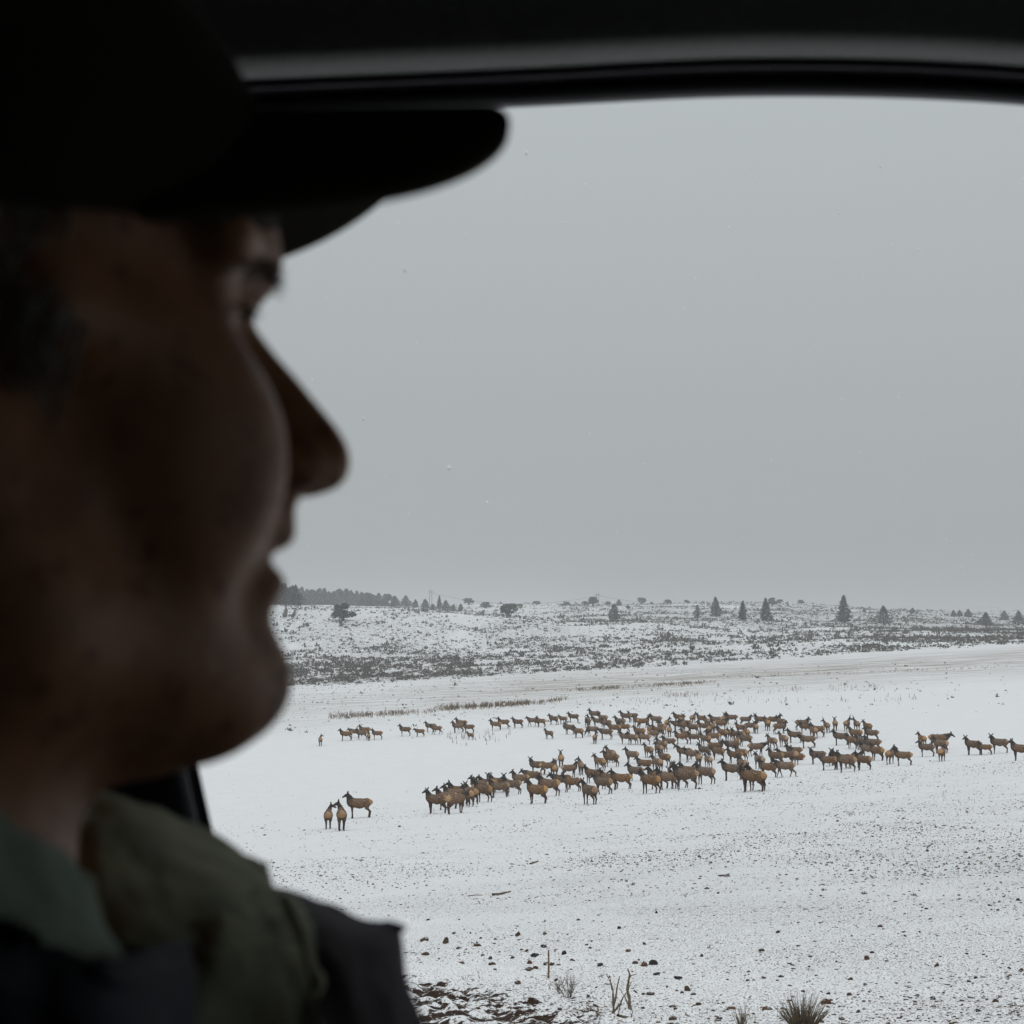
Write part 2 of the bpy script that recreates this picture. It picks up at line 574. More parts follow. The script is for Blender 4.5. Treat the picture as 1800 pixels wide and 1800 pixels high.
def sheet(name, rows, mat, parent, thick=0.003, nu=28, nv=20, wrinkle=0.0, seed=0):
    """smooth surface through a net of points, given a thickness"""
    rows = [crv(r, nu) for r in rows]
    G = np.stack([crv([r[i] for r in rows], nv) for i in range(nu)], 1)     # nv, nu, 3
    if wrinkle:
        a, b = np.meshgrid(np.linspace(0, 5, nu), np.linspace(0, 5, nv))
        G[..., 1] += (fbm(a * 1.3, b * 0.8, seed, 3) - 0.5) * wrinkle
        G[..., 2] += (fbm(a, b * 1.2, seed + 5, 3) - 0.5) * wrinkle * 0.5
    V = G.reshape(-1, 3)
    i, j = np.meshgrid(np.arange(nv - 1), np.arange(nu - 1), indexing='ij')
    q = i * nu + j
    Fc = np.stack([q, q + 1, q + nu + 1, q + nu], -1).reshape(-1, 4)
    me = mesh_np(name, V, Fc, True)
    o = link(name, me, mat, parent)
    s = o.modifiers.new('thickness', 'SOLIDIFY'); s.thickness = thick; s.offset = 1
    return o

def box(name, lo, hi, mat, parent, bevel=0.01):
    bm = bmesh.new()
    bmesh.ops.create_cube(bm, size=1)
    for v in bm.verts:
        v.co = Vector([lo[q] + (v.co[q] + 0.5) * (hi[q] - lo[q]) for q in range(3)])
    if bevel:
        bmesh.ops.bevel(bm, geom=bm.edges[:], offset=bevel, segments=2, affect='EDGES')
    me = bpy.data.meshes.new(name); bm.to_mesh(me); bm.free()
    return link(name, me, mat, parent)

if 'truck' in PARTS:
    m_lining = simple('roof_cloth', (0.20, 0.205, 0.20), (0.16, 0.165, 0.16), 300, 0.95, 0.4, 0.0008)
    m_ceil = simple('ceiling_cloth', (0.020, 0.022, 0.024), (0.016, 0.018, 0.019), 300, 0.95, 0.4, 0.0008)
    m_trim = simple('trim_plastic', (0.15, 0.142, 0.165), (0.13, 0.124, 0.145), 120, 0.5, 0.1, 0.0005)
    m_rubber = simple('black_rubber', (0.004, 0.004, 0.005), (0.003, 0.003, 0.004), 80, 0.9, 0.1, 0.0005)
    m_dark = simple('dark_plastic', (0.018, 0.022, 0.03), (0.014, 0.017, 0.024), 90, 0.55, 0.1, 0.0005)
    m_paint = simple('truck_paint', (0.25, 0.26, 0.27), (0.23, 0.24, 0.25), 5, 0.3, 0.0)
    m_seat = simple('seat_cloth', (0.025, 0.025, 0.028), (0.02, 0.02, 0.022), 90, 0.95, 0.3, 0.001)
    truck = empty('truck_cab', (0, 0, -0.4))
    tag(truck, 'dark interior of a truck cab with the side window open, framing the snowy field', 'vehicle')
    bpy.context.view_layer.update()
    def tp(o):
        o.matrix_parent_inverse = truck.matrix_world.inverted()
        return o
    EX = np.array([-900, -450, 0, 450, 900, 1350, 1800, 2250, 2700], float)
    EY = np.array([350, 262, 224, 201, 182, 163, 178, 235, 330], float)
    def arch(off, d, dx=0):
        return [P(x + dx, y + off, d) for x, y in zip(EX, EY)]
    def flatrow(z, y):
        return [np.array((P(x, 100, 0.72)[0], y, z)) for x in EX]
    # headliner: flat roof, then rolls down to the window
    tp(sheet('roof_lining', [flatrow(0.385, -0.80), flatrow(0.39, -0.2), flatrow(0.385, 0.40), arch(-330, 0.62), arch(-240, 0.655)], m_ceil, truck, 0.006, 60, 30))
    tp(sheet('roof_edge_trim', [arch(-250, 0.648), arch(-200, 0.655), arch(-160, 0.657), arch(-124, 0.658), arch(-100, 0.661), arch(-84, 0.670), arch(-73, 0.690), arch(-65, 0.722), arch(-59, 0.765)],
             m_lining, truck, 0.005, 60, 50))
    tp(sheet('door_frame_trim', [arch(-62, 0.772), arch(-53, 0.752), arch(-48, 0.744), arch(-42, 0.746), arch(-36, 0.758), arch(-35, 0.78)], m_trim, truck, 0.004, 60, 30))
    tp(sheet('window_seal', [arch(-40, 0.775), arch(-28, 0.768), arch(-10, 0.771), arch(-1, 0.780), arch(1, 0.80), arch(2, 0.83)], m_rubber, truck, 0.004, 60, 24))
    # body shell above the window, outside
    tp(sheet('cab_roof', [flatrow(0.43, -0.85), flatrow(0.46, 0.1), flatrow(0.44, 0.6), arch(-140, 0.84), arch(-60, 0.88), arch(-12, 0.87)], m_paint, truck, 0.008, 60, 30))
    # pillar behind the driver, its visible edge runs down to the sill
    def prow(y, xr, w=380, d=0.78):
        return [P(xr - w, y, d - 0.06), P(xr - w * 0.5, y, d - 0.05), P(xr - 32, y, d - 0.045), P(xr - 20, y, d - 0.028), P(xr - 12, y, d - 0.03), P(xr - 2, y, d - 0.012), P(xr, y, d + 0.02), P(xr - 4, y, d + 0.05)]
    tp(sheet('door_pillar', [prow(y, xr) for y, xr in ((-50, 20), (200, 70), (600, 170), (1000, 265), (1250, 322), (1360, 346), (1480, 373), (1600, 402), (1800, 452), (2100, 525), (2400, 600))], m_dark, truck, 0.006, 30, 60))
    # door below the window, out of the frame
    zs = -0.30
    tp(box('door_panel', (-0.6, 0.70, -1.0), (1.25, 0.84, zs), m_dark, truck, 0.02))
    tp(box('rear_wall', (-1.15, -0.85, -1.1), (-1.05, 0.86, 0.40), m_seat, truck, 0.02))
    tp(box('rear_side_panel', (-1.1, 0.78, -1.0), (-0.42, 0.85, 0.36), m_dark, truck, 0.02))
    tp(box('floor_pan', (-1.1, -0.85, -1.25), (1.3, 0.85, -1.15), m_seat, truck, 0.02))
    tp(box('passenger_door', (-1.1, -0.92, -1.1), (1.3, -0.82, 0.40), m_dark, truck, 0.02))
    tp(box('dashboard', (0.85, -0.80, -0.9), (1.25, 0.68, -0.12), m_dark, truck, 0.06))  # out of frame; top raised to narrow the windscreen light on the face
    tp(box('windscreen_header', (0.92, -0.85, 0.17), (0.98, 0.70, 0.385), m_dark, truck, 0.02))  # out of frame; reaches down to keep windscreen light off the face
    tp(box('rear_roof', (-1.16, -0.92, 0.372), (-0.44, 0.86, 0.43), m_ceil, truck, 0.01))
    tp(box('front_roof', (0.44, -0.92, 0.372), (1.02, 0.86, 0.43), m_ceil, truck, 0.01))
    tp(box('front_side_rail', (0.46, 0.66, 0.20), (1.02, 0.85, 0.375), m_dark, truck, 0.03))
    tp(box('light_blocker', (0.80, -0.82, -0.14), (0.83, -0.22, 0.33), m_dark, truck, 0.008))  # unseen board added to block windscreen light from the near side of the face
    tp(box('driver_seat', (-0.72, 0.12, -0.95), (-0.42, 0.62, 0.02), m_seat, truck, 0.08))
    tp(box('cab_side', (-1.2, 0.845, -1.25), (2.0, 0.87, -0.32), m_paint, truck, 0.01))

# ------------------------------------------------------------------ the man at the wheel
PSI = R(26)
fwd = np.array((math.cos(PSI), math.sin(PSI), 0)); lft = np.array((-math.sin(PSI), math.cos(PSI), 0)); upv = np.array((0, 0, 1.0))
HEAD_SCALE = 0.0098
anchor = P(505, 465, 0.425)
HC = anchor - HEAD_SCALE * (8.5 * fwd - 2.2 * lft + 3.4 * upv)
def H(p):
    p = np.asarray(p, float)
    return HC + HEAD_SCALE * (p[..., 0:1] * fwd + p[..., 1:2] * lft + p[..., 2:3] * upv)

PROFILE = [(1, 8), (5.4, 7.2), (6.9, 6.1), (7.7, 4.9), (8.1, 4.2), (8.3, 3.4), (8.1, 2.7), (7.95, 2.0), (8.6, 1.3), (9.5, 0.35), (10.15, -0.45), (10.68, -1.15), (10.95, -1.8),
           (11.0, -2.4), (10.72, -2.95), (10.2, -3.25), (9.25, -3.3), (8.98, -3.9), (8.98, -4.6), (8.85, -4.9), (7.95, -5.25), (8.5, -5.6), (8.7, -5.95), (8.45, -6.4), (8.15, -7.0),
           (8.4, -7.6), (8.8, -8.2), (8.95, -8.8), (8.8, -9.5), (8.2, -10.1), (6.8, -10.8), (4.8, -11.4), (1, -11)]
def poly_sdf(x, z, poly):
    d = np.full(x.shape, 1e9); inside = np.zeros(x.shape, bool)
    n = len(poly)
    for i in range(n):
        ax_, az = poly[i]; bx, bz = poly[(i + 1) % n]
        ex, ez = bx - ax_, bz - az
        t = np.clip(((x - ax_) * ex + (z - az) * ez) / (ex * ex + ez * ez), 0, 1)
        d = np.minimum(d, np.hypot(x - ax_ - t * ex, z - az - t * ez))
        c = ((az > z) != (bz > z)) & (x < (bx - ax_) * (z - az) / (bz - az + 1e-12) + ax_)
        inside ^= c
    return np.where(inside, -d, d)

def head_field(p):
    x, y, z = p[..., 0], p[..., 1], p[..., 2]
    ya = np.abs(y)
    ps = np.stack([x, ya, z], -1)
    X2, Z2 = x[:, 0, :], z[:, 0, :]
    pd = poly_sdf(X2, Z2, PROFILE)[:, None, :]
    w = np.interp(z, [-11, -9, -7.5, -6, -4, -3.2, -2.6, -1.9, -0.5, 1.0, 2.2, 3.4, 5, 8], [2.6, 2.2, 2.3, 2.6, 2.4, 1.7, 1.6, 1.5, 0.9, 0.7, 0.9, 2.6, 3.8, 4.5])
    r = 0.65
    a = pd + r + np.zeros_like(x); b = ya - w + r
    slab = np.sqrt(np.maximum(a, 0)**2 + np.maximum(b, 0)**2) + np.minimum(np.maximum(a, b), 0) - r
    d = ellipsoid(p, (-1.9, 0, 4.6), (8.9, 7.4, 7.8))
    d = smin(d, ellipsoid(p, (2.6, 0, -1.5), (5.0, 5.6, 8.0)), 1.5)
    d = smin(d, ellipsoid(ps, (4.6, 3.6, -1.6), (2.6, 2.2, 2.9)), 1.2)          # cheek
    d = smin(d, ellipsoid(ps, (4.9, 3.0, -4.6), (2.3, 2.2, 3.0)), 1.2)          # beside the mouth
    d = smin(d, ellipsoid(ps, (6.35, 3.0, -2.6), (1.9, 1.9, 2.7)), 1.0)
    d = smin(d, capsule(ps, (5.0, 3.4, 0.2), (1.0, 6.1, 0.6), 1.5, 1.3), 1.2)   # cheekbone
    d = smin(d, capsule(ps, (-1.2, 5.7, -3.0), (0.6, 5.2, -7.2), 1.7, 1.7), 2.0)
    d = smin(d, capsule(ps, (0.6, 5.2, -7.2), (6.3, 1.6, -8.9), 1.8, 1.9), 1.6)
    d = smin(d, ellipsoid(p, (3.2, 0, -8.6), (4.2, 3.6, 2.4)), 1.6)             # under the chin
    d = smin(d, capsule(p, (-3.2, 0, -5), (-4.2, 0, -20), 6.6, 6.9), 2.5)       # neck
    d = smin(d, slab, 0.9)
    d = smin(d, capsule(ps, (7.35, 1.2, 3.35), (5.9, 4.8, 3.3), 1.0, 0.9), 0.9)   # brow ridge
    d = smax(d, -ellipsoid(ps, (7.9, 3.2, 1.55), (1.9, 1.7, 1.25)), 0.7)        # eye socket
    d = smin(d, ellipsoid(ps, (5.3, 3.1, 1.75), (1.5, 1.6, 1.35)), 0.35)       # lids over the eyeball
    d = smin(d, capsule(ps, (6.55, 2.0, 2.15), (5.7, 4.4, 1.9), 0.30, 0.28), 0.3)
    d = smin(d, ellipsoid(ps, (8.95, 1.35, -2.45), (1.15, 0.8, 0.85)), 0.45)      # nostril wing
    d = smax(d, -capsule(ps, (9.9, 1.2, -3.4), (9.4, 0.95, -2.7), 0.45, 0.35), 0.12)
    d = smax(d, -capsule(ps, (8.1, 2.45, -2.2), (6.9, 3.6, -4.6), 0.16, 0.12), 0.5) # fold from nose to mouth
    # mouth line
    d = smax(d, -capsule(ps, (8.25, 0.0, -5.2), (6.9, 2.6, -5.35), 0.14, 0.1), 0.25)
    # ear
    e = ellipsoid(ps, (-3.0, 7.5, 0.2), (1.9, 0.9, 3.2))
    e = smax(e, -ellipsoid(ps, (-2.7, 8.6, 0.3), (1.1, 0.9, 2.2)), 0.4)
    d = smin(d, e, 0.5)
    # shoulders and chest
    d = smin(d, capsule(p, (-4.5, 0, -21), (-5, 0, -40), 8.5, 12), 3)
    d = smin(d, capsule(ps, (-4.5, 2, -23.5), (-5.5, 17, -26.5), 4.8, 5.5), 4)
    return d

if 'person' in PARTS:
    t = NT('skin')
    f = t.noise(60, 4)
    c = t.mix(t.rng(f, 0.3, 0.7), (0.34, 0.170, 0.088), (0.26, 0.122, 0.062))
    c = t.mix(t.rng(t.noise(26, 4), 0.54, 0.64), c, (0.20, 0.088, 0.045))
    c = t.mix(t.rng(t.noise(110, 3), 0.58, 0.66), c, (0.19, 0.09, 0.05))
    t.col(c); t.b.inputs['Roughness'].default_value = 0.5
    t.b.inputs['Subsurface Weight'].default_value = 0.0
    t.bump(t.noise(90, 5, None, 0.65), 0.5, 0.002)
    m_skin = t.m
    m_hair = simple('grey_hair', (0.42, 0.41, 0.36), (0.26, 0.25, 0.22), 260, 0.8, 0.5, 0.001)
    m_brow = simple('dark_brow_hair', (0.045, 0.038, 0.032), None, 260, 0.8, 0.3, 0.001)
    m_cap = simple('cap_cloth', (0.030, 0.025, 0.018), (0.022, 0.018, 0.013), 400, 0.95, 0.4, 0.0006)
    m_capu = simple('cap_underside', (0.04, 0.038, 0.022), (0.03, 0.029, 0.017), 400, 0.95, 0.4, 0.0006)
    person = empty('person', tuple(H((0, 0, -40.0))), PSI)
    tag(person, 'man in a dark baseball cap and olive jacket looking out of the truck window', 'person')
    bpy.context.view_layer.update()
    def pp(o):
        o.matrix_parent_inverse = person.matrix_world.inverted()
        return o
    V1, F1 = field_mesh('body', head_field, (-13, -11.5, -16), (11.5, 11.5, 14.5), 0.27)
    me = mesh_np('body', H(V1), F1, True)
    body = pp(link('body', me, m_skin, person))
    cs = body.modifiers.new('smooth', 'SMOOTH'); cs.factor = 0.5; cs.iterations = 2
    def torso_field(p):
        ps = np.stack([p[..., 0], np.abs(p[..., 1]), p[..., 2]], -1)
        d = capsule(p, (-5.5, 0, -23), (-7, 0, -50), 9.5, 13)
        d = smin(d, capsule(ps, (-5.0, 3, -23.5), (-6.5, 17, -26.0), 5.2, 6.5), 4)
        d = smin(d, capsule(ps, (-6.5, 18, -26.0), (-3, 22, -50), 6.5, 5.5), 3)
        return d
    V2, F2 = field_mesh('torso', torso_field, (-24, -30, -52), (12, 30, -14), 0.9)
    m_jack = simple('jacket_cloth', (0.022, 0.026, 0.036), (0.016, 0.018, 0.024), 60, 0.95, 0.5, 0.002)
    pp(link('jacket', mesh_np('jacket', H(V2), F2, True), m_jack, person))

    # cap: crown of six panels, sweatband edge, button, bill with rolled edge
    def zb0(ph):
        return 3.55 + 1.15 * max(0, math.cos(ph)) ** 2 + 0.75 * math.sin(ph)
    def crown_pt(ph, v, infl=1.0):
        # v: 0 rim .. 1 top
        e = v * math.pi / 2
        a, b, c = 9.9 * infl, 8.3 * infl, 9.2 * infl - (zb0(ph) - 3.55) * 0.9
        seam = 1 - 0.010 * math.exp(-((math.degrees(ph) % 60 - 30) / 3.5) ** 2)
        zb = 3.55 + 1.15 * max(0, math.cos(ph)) ** 2 + 0.75 * math.sin(ph)
        return np.array((-1.5 + a * math.cos(ph) * math.cos(e) ** 0.72 * seam, b * math.sin(ph) * math.cos(e) ** 0.72 * seam, zb + c * math.sin(e)))
    nph, nv = 96, 26
    V = [crown_pt(2 * math.pi * i / nph, j / nv) for j in range(nv) for i in range(nph)]
    V.append(crown_pt(0, 0.9999)); top = len(V) - 1
    Fc = [(j * nph + i, j * nph + (i + 1) % nph, (j + 1) * nph + (i + 1) % nph, (j + 1) * nph + i) for j in range(nv - 1) for i in range(nph)]
    Fc += [((nv - 1) * nph + i, (nv - 1) * nph + (i + 1) % nph, top) for i in range(nph)]
    cap = pp(link('cap', mesh_tubes('cap', [H(v) for v in V], Fc), m_cap, person))
    s = cap.modifiers.new('thickness', 'SOLIDIFY'); s.thickness = 0.0015; s.offset = 1
    V, Fc = [], []
    tube(V, Fc, [H(crown_pt(2 * math.pi * i / 48, 0.0, 1.003)) for i in range(49)], [0.0016] * 49, 6)
    link('cap_band', mesh_tubes('cap_band', V, Fc), m_cap, cap)
    # bill
    def bill_pt(t, s):
        ph = t * R(64)
        base = np.array((-1.5 + 9.1 * math.cos(ph), 7.8 * math.sin(ph)))
        th = t * R(89.9); p = 2 / 3.5
        out = np.array((2.9 + 12.35 * math.cos(th) ** p, math.copysign(7.7 * math.sin(abs(th)) ** p, t)))
        q = base * (1 - s) + out * s
        yy = q[1] / 7.5
        z = 8.4 - 3.9 * abs(yy) ** 2.0 + 0.65 * yy + 0.17 * (q[0] - 8)
        return np.array((q[0], q[1], z))
    nt, ns = 64, 18
    V = [H(bill_pt(-1 + 2 * i / (nt - 1), j / (ns - 1))) for j in range(ns) for i in range(nt)]
    Fc = [(j * nt + i, j * nt + i + 1, (j + 1) * nt + i + 1, (j + 1) * nt + i) for j in range(ns - 1) for i in range(nt - 1)]
    bill = link('bill', mesh_tubes('bill', V, Fc), m_capu, cap)
    s = bill.modifiers.new('thickness', 'SOLIDIFY'); s.thickness = 0.003; s.offset = 0

    # hair: short strokes over the temple and side of the head, brows and lashes
    def hairs(name, mat, n, gen, r=0.00035):
        V, Fc = [], []
        for _ in range(n):
            a, d, L = gen()
            a = np.array(a); d = np.array(d) / np.linalg.norm(d)
            tube(V, Fc, [H(a), H(a + d * L * 0.5), H(a + d * L + np.array((0, 0, -0.12 * L)))], [r, r * 0.8, r * 0.2], 3)
        return pp(link(name, mesh_tubes(name, V, Fc), mat, person))
    def surf_y(x, z, s):
        ys = np.linspace(9.5, 2, 60)
        g = np.stack([np.full(60, x), ys, np.full(60, z)], -1)
        d = head_field(np.stack([g.reshape(60, 1, 3)], 0).reshape(1, 60, 3)[:, :, None, :].transpose(2, 1, 0, 3).reshape(1, 60, 1, 3))[0, :, 0]
        k = int(np.argmax(d < 0))
        return s * ys[k]
    pr = random.Random(3)
    def g_side():
        z = pr.uniform(-2.2, 4.4)
        x = pr.uniform(-6.5, 2.0 - 0.1 * z) - pr.random() * max(0, -z) * 0.6
        s = pr.choice((-1, -1, 1))
        return (x, surf_y(x, z, s), z), (-0.35 + pr.uniform(-.2, .2), s * 0.25, -1), pr.uniform(0.7, 1.3)
    hairs('hair', m_hair, 1500, g_side, 0.0005)
    def g_brow(s):
        def g():
            t = pr.random()
            return (8.3 - 2.0 * t ** 1.5 + pr.uniform(-.1, .1), s * (1.0 + 4.0 * t), 3.0 + 0.2 * math.sin(t * 3) - 0.55 * t + pr.uniform(-.32, .38)), (0.5 - 0.3 * t, s * 0.5, pr.uniform(-.35, .25)), pr.uniform(0.3, 0.6)
        return g
    hairs('eyebrow', m_brow, 130, g_brow(-1), 0.00024)
    hairs('eyebrow', m_brow, 110, g_brow(1), 0.00024)
    def g_lash(s):
        def g():
            t = pr.random()
            return (7.0 - 0.9 * (2 * t - 0.8) ** 2, s * (2.0 + 2.4 * t), 1.75), (0.9, s * 0.2, -0.25), pr.uniform(0.35, 0.6)
        return g
    hairs('eyelashes', m_brow, 60, g_lash(-1), 0.00028)
    # eyeballs
    for s_ in (-1, 1):
        bm = bmesh.new(); bmesh.ops.create_uvsphere(bm, u_segments=20, v_segments=12, radius=0.0121)
        me = bpy.data.meshes.new('eyeball'); bm.to_mesh(me); bm.free()
        for p_ in me.polygons: p_.use_smooth = True
        o = link('eyeball', me, simple('eye_white', (0.25, 0.23, 0.21), None, 10, 0.2, 0), person)
        o.location = H((5.5, s_ * 3.1, 1.55)); pp(o)

    # clothes: layered collars and fronts, each with its own depth and thickness
    m_olive = simple('olive_shirt_cloth', (0.28, 0.29, 0.205), (0.15, 0.16, 0.11), 35, 0.95, 0.6, 0.002)
    m_green = simple('green_collar_cloth', (0.19, 0.24, 0.18), (0.11, 0.145, 0.11), 35, 0.95, 0.6, 0.002)
    m_vest = simple('grey_vest_cloth', (0.07, 0.062, 0.07), (0.045, 0.040, 0.046), 40, 0.9, 0.6, 0.002)
    def cl(name, rows, mat, **k):
        return pp(sheet(name, [[P(*q) for q in r] for r in rows], mat, person, 0.0035, 40, 30, **k))
    cl('shirt_collar', [[(150, 1385, .50), (228, 1402, .485), (330, 1440, .50), (420, 1488, .515), (470, 1520, .52)],
                        [(140, 1420, .47), (215, 1450, .465), (320, 1490, .475), (420, 1525, .495), (478, 1548, .515)],
                        [(130, 1520, .45), (200, 1540, .445), (310, 1570, .455), (420, 1590, .47), (500, 1590, .50)],
                        [(120, 1640, .44), (200, 1650, .435), (310, 1660, .44), (430, 1670, .455), (540, 1640, .48)]], m_olive, wrinkle=0.009, seed=4)
    cl('shirt_front', [[(180, 1560, .455), (320, 1585, .46), (430, 1570, .48), (500, 1572, .505), (545, 1592, .51)],
                       [(190, 1660, .44), (320, 1650, .445), (430, 1640, .455), (510, 1640, .475), (556, 1680, .475)],
                       [(200, 1760, .43), (320, 1760, .435), (430, 1750, .445), (515, 1760, .455), (562, 1790, .46)],
                       [(200, 2000, .42), (320, 2000, .425), (430, 2000, .43), (520, 2000, .44), (600, 2000, .45)]], m_olive, wrinkle=0.014, seed=9)
    V, Fc = [], []
    tube(V, Fc, [P(x, y, d) for x, y, d in ((500, 1580, .482), (528, 1640, .466), (545, 1700, .455), (555, 1790, .45), (580, 1990, .44))], [0.0016] * 5, 6)
    pp(link('shirt_seam', mesh_tubes('shirt_seam', V, Fc), m_olive, person))
    cl('vest', [[(472, 1552, .535), (540, 1574, .535), (620, 1606, .535), (680, 1618, .53), (704, 1623, .525)],
                [(505, 1610, .50), (570, 1630, .495), (640, 1650, .50), (695, 1660, .51), (710, 1668, .52)],
                [(540, 1700, .475), (600, 1700, .475), (650, 1710, .485), (700, 1715, .50), (716, 1722, .51)],
                [(560, 1800, .46), (620, 1800, .465), (680, 1805, .475), (725, 1800, .49), (748, 1802, .50)],
                [(600, 2050, .44), (680, 2050, .45), (760, 2050, .46), (820, 2050, .475), (860, 2050, .49)]], m_vest, wrinkle=0.005, seed=2)
    cl('near_collar', [[(-160, 1300, .345), (-60, 1350, .355), (20, 1415, .37), (95, 1475, .385), (170, 1550, .405)],
                       [(-160, 1380, .335), (-60, 1430, .345), (20, 1490, .36), (100, 1550, .375), (180, 1610, .395)],
                       [(-160, 1520, .33), (-60, 1560, .338), (20, 1600, .35), (110, 1650, .365), (220, 1690, .385)],
                       [(-160, 1700, .33), (-60, 1720, .335), (20, 1760, .345), (110, 1780, .355), (200, 1800, .37)]], m_green, wrinkle=0.008, seed=6)
    cl('jacket_front', [[(-250, 1560, .315), (-60, 1600, .325), (60, 1640, .335), (200, 1690, .35), (330, 1650, .425)],
                        [(-250, 1700, .31), (-60, 1730, .315), (80, 1760, .325), (220, 1770, .345), (345, 1740, .41)],
                        [(-250, 2050, .30), (-60, 2050, .31), (100, 2050, .32), (240, 2050, .34), (350, 2050, .39)]], m_jack, wrinkle=0.012, seed=7)

# ------------------------------------------------------------------ elk
ELK_DARK, ELK_BODY, ELK_RUMP, ELK_LEG = (0.022, 0.015, 0.011), (0.165, 0.092, 0.047), (0.47, 0.28, 0.135), (0.060, 0.030, 0.017)

def elk_mesh(name, neck=(0.36, 0.0, 0.46), yaw=0.0, head_pitch=-0.10, legs=(0, 0, 0, 0), bedded=False, sag=0.0):
    head_pitch -= 0.16
    """one elk, nose along +X; neck = vector from the withers to the poll, yaw turns the head, legs swing each foot fore and aft"""
    drop = 0.62 if bedded else 0.0
    def B(x, y, z):
        return (x, y, z - drop)
    neck = tuple(np.array(neck) * np.array((0.92, 1, 0.84 if neck[2] > 0 else 1)))
    nb = np.array(B(0.56, 0, 1.20)); nt = nb + np.array(neck)
    cy, sy_ = math.cos(yaw), math.sin(yaw)
    hd = np.array((cy * math.cos(head_pitch), sy_ * math.cos(head_pitch), math.sin(head_pitch)))
    lat = np.array((-sy_, cy, 0)); upn = np.cross(hd, lat)
    hb = nt + hd * 0.01; nose = hb + hd * 0.36 - np.array((0, 0, 0.06))
    mid = nb * 0.45 + nt * 0.55 - np.array((0.02, 0, 0.02))
    prims = []
    def cp(a, b, ra, rb, k, kind, sy=1.0):
        prims.append((a, b, ra, rb, k, kind, sy))
    cp(B(0.46, 0, 1.05), B(-0.05, 0, 1.01 - sag), 0.295, 0.325, 0.10, 'body', 0.94)
    cp(B(-0.05, 0, 1.01 - sag), B(-0.55, 0, 1.08), 0.325, 0.27, 0.10, 'body', 0.94)
    cp(B(-0.55, 0, 1.10), B(-0.76, 0, 1.10), 0.25, 0.17, 0.10, 'body', 0.85)
    cp(B(0.40, 0, 1.22), B(0.20, 0, 1.20), 0.15, 0.13, 0.10, 'body', 0.8)
    cp(B(0.60, 0, 1.00), B(0.62, 0, 1.12), 0.19, 0.20, 0.10, 'body', 0.8)
    cp(nb, mid, 0.235, 0.175, 0.10, 'neck', 0.72)
    cp(mid, nt, 0.175, 0.118, 0.06, 'neck', 0.8)
    cp(nb + np.array((0.10, 0, -0.10)), mid + np.array((0.06, 0, -0.06)), 0.16, 0.13, 0.08, 'neck', 0.7)
    cp(hb, hb + hd * 0.14, 0.112, 0.092, 0.04, 'neck')
    cp(hb + hd * 0.14, nose, 0.086, 0.056, 0.04, 'head')
    for s in (-1, 1):
        e0 = hb - hd * 0.02 + lat * (0.07 * s) + upn * 0.07
        cp(e0, e0 + lat * (0.12 * s) + upn * 0.09 - hd * 0.03, 0.034, 0.056, 0.02, 'neck')
        cp(e0 + lat * (0.12 * s) + upn * 0.09 - hd * 0.03, e0 + lat * (0.21 * s) + upn * 0.17 - hd * 0.05, 0.054, 0.024, 0.02, 'neck')
    cp(B(-0.90, 0, 1.16), B(-0.93, 0, 1.02), 0.035, 0.025, 0.03, 'rump')
    if bedded:
        for s in (-1, 1):
            cp(B(0.50, 0.16 * s, 0.86), (0.72, 0.20 * s, 0.10), 0.11, 0.06, 0.06, 'leg')
            cp((0.72, 0.20 * s, 0.08), (0.42, 0.22 * s, 0.06), 0.05, 0.04, 0.03, 'leg')
            cp(B(-0.52, 0.17 * s, 0.95), (-0.30, 0.30 * s, 0.14), 0.19, 0.10, 0.08, 'body')
            cp((-0.30, 0.30 * s, 0.10), (-0.72, 0.30 * s, 0.06), 0.055, 0.04, 0.03, 'leg')
    else:
        for i, s in enumerate((-1, 1)):
            f = legs[i]
            cp((0.47, 0.14 * s, 0.98), (0.47 + f * 0.35, 0.145 * s, 0.52), 0.135, 0.062, 0.07, 'leg')
            cp((0.47 + f * 0.35, 0.145 * s, 0.54), (0.46 + f * 0.95 - abs(f) * 0.1, 0.14 * s, 0.12), 0.060, 0.040, 0.03, 'leg')
            cp((0.46 + f * 0.95 - abs(f) * 0.1, 0.14 * s, 0.12), (0.49 + f - abs(f) * 0.1, 0.14 * s, 0.03), 0.042, 0.050, 0.02, 'leg')
            g = legs[2 + i]
            cp((-0.62, 0.13 * s, 1.02), (-0.50 + g * 0.3, 0.16 * s, 0.74), 0.205, 0.120, 0.07, 'body')
            cp((-0.50 + g * 0.3, 0.15 * s, 0.74), (-0.74 + g * 0.75, 0.14 * s, 0.48), 0.105, 0.058, 0.05, 'leg')
            cp((-0.74 + g * 0.75, 0.14 * s, 0.49), (-0.68 + g, 0.14 * s, 0.11), 0.056, 0.042, 0.03, 'leg')
            cp((-0.68 + g, 0.14 * s, 0.11), (-0.66 + g, 0.14 * s, 0.03), 0.042, 0.050, 0.02, 'leg')
    def fn(p):
        d = np.full(p.shape[:-1], 1e9)
        for a, b, ra, rb, k, kind, sy in prims:
            d = smin(d, capsule(p, a, b, ra, rb, sy), k)
        return d
    lo = np.array((-1.05, -0.50, -0.06)); hi = np.array((1.0, 0.50, 1.45 - drop))
    for q in (nose, nt, hb):
        lo = np.minimum(lo, q - 0.28); hi = np.maximum(hi, q + 0.28)
    lo[2] = max(lo[2], -0.06)
    V, Fc = field_mesh(name, fn, lo, hi, 0.033)
    me = mesh_np(name, V, Fc, True)
    # coat: dark mane and legs, fawn barrel, pale rump patch
    best = np.full(len(V), 1e9); kind = np.zeros(len(V), int)
    names = {'body': 0, 'neck': 1, 'head': 2, 'leg': 3, 'rump': 4}
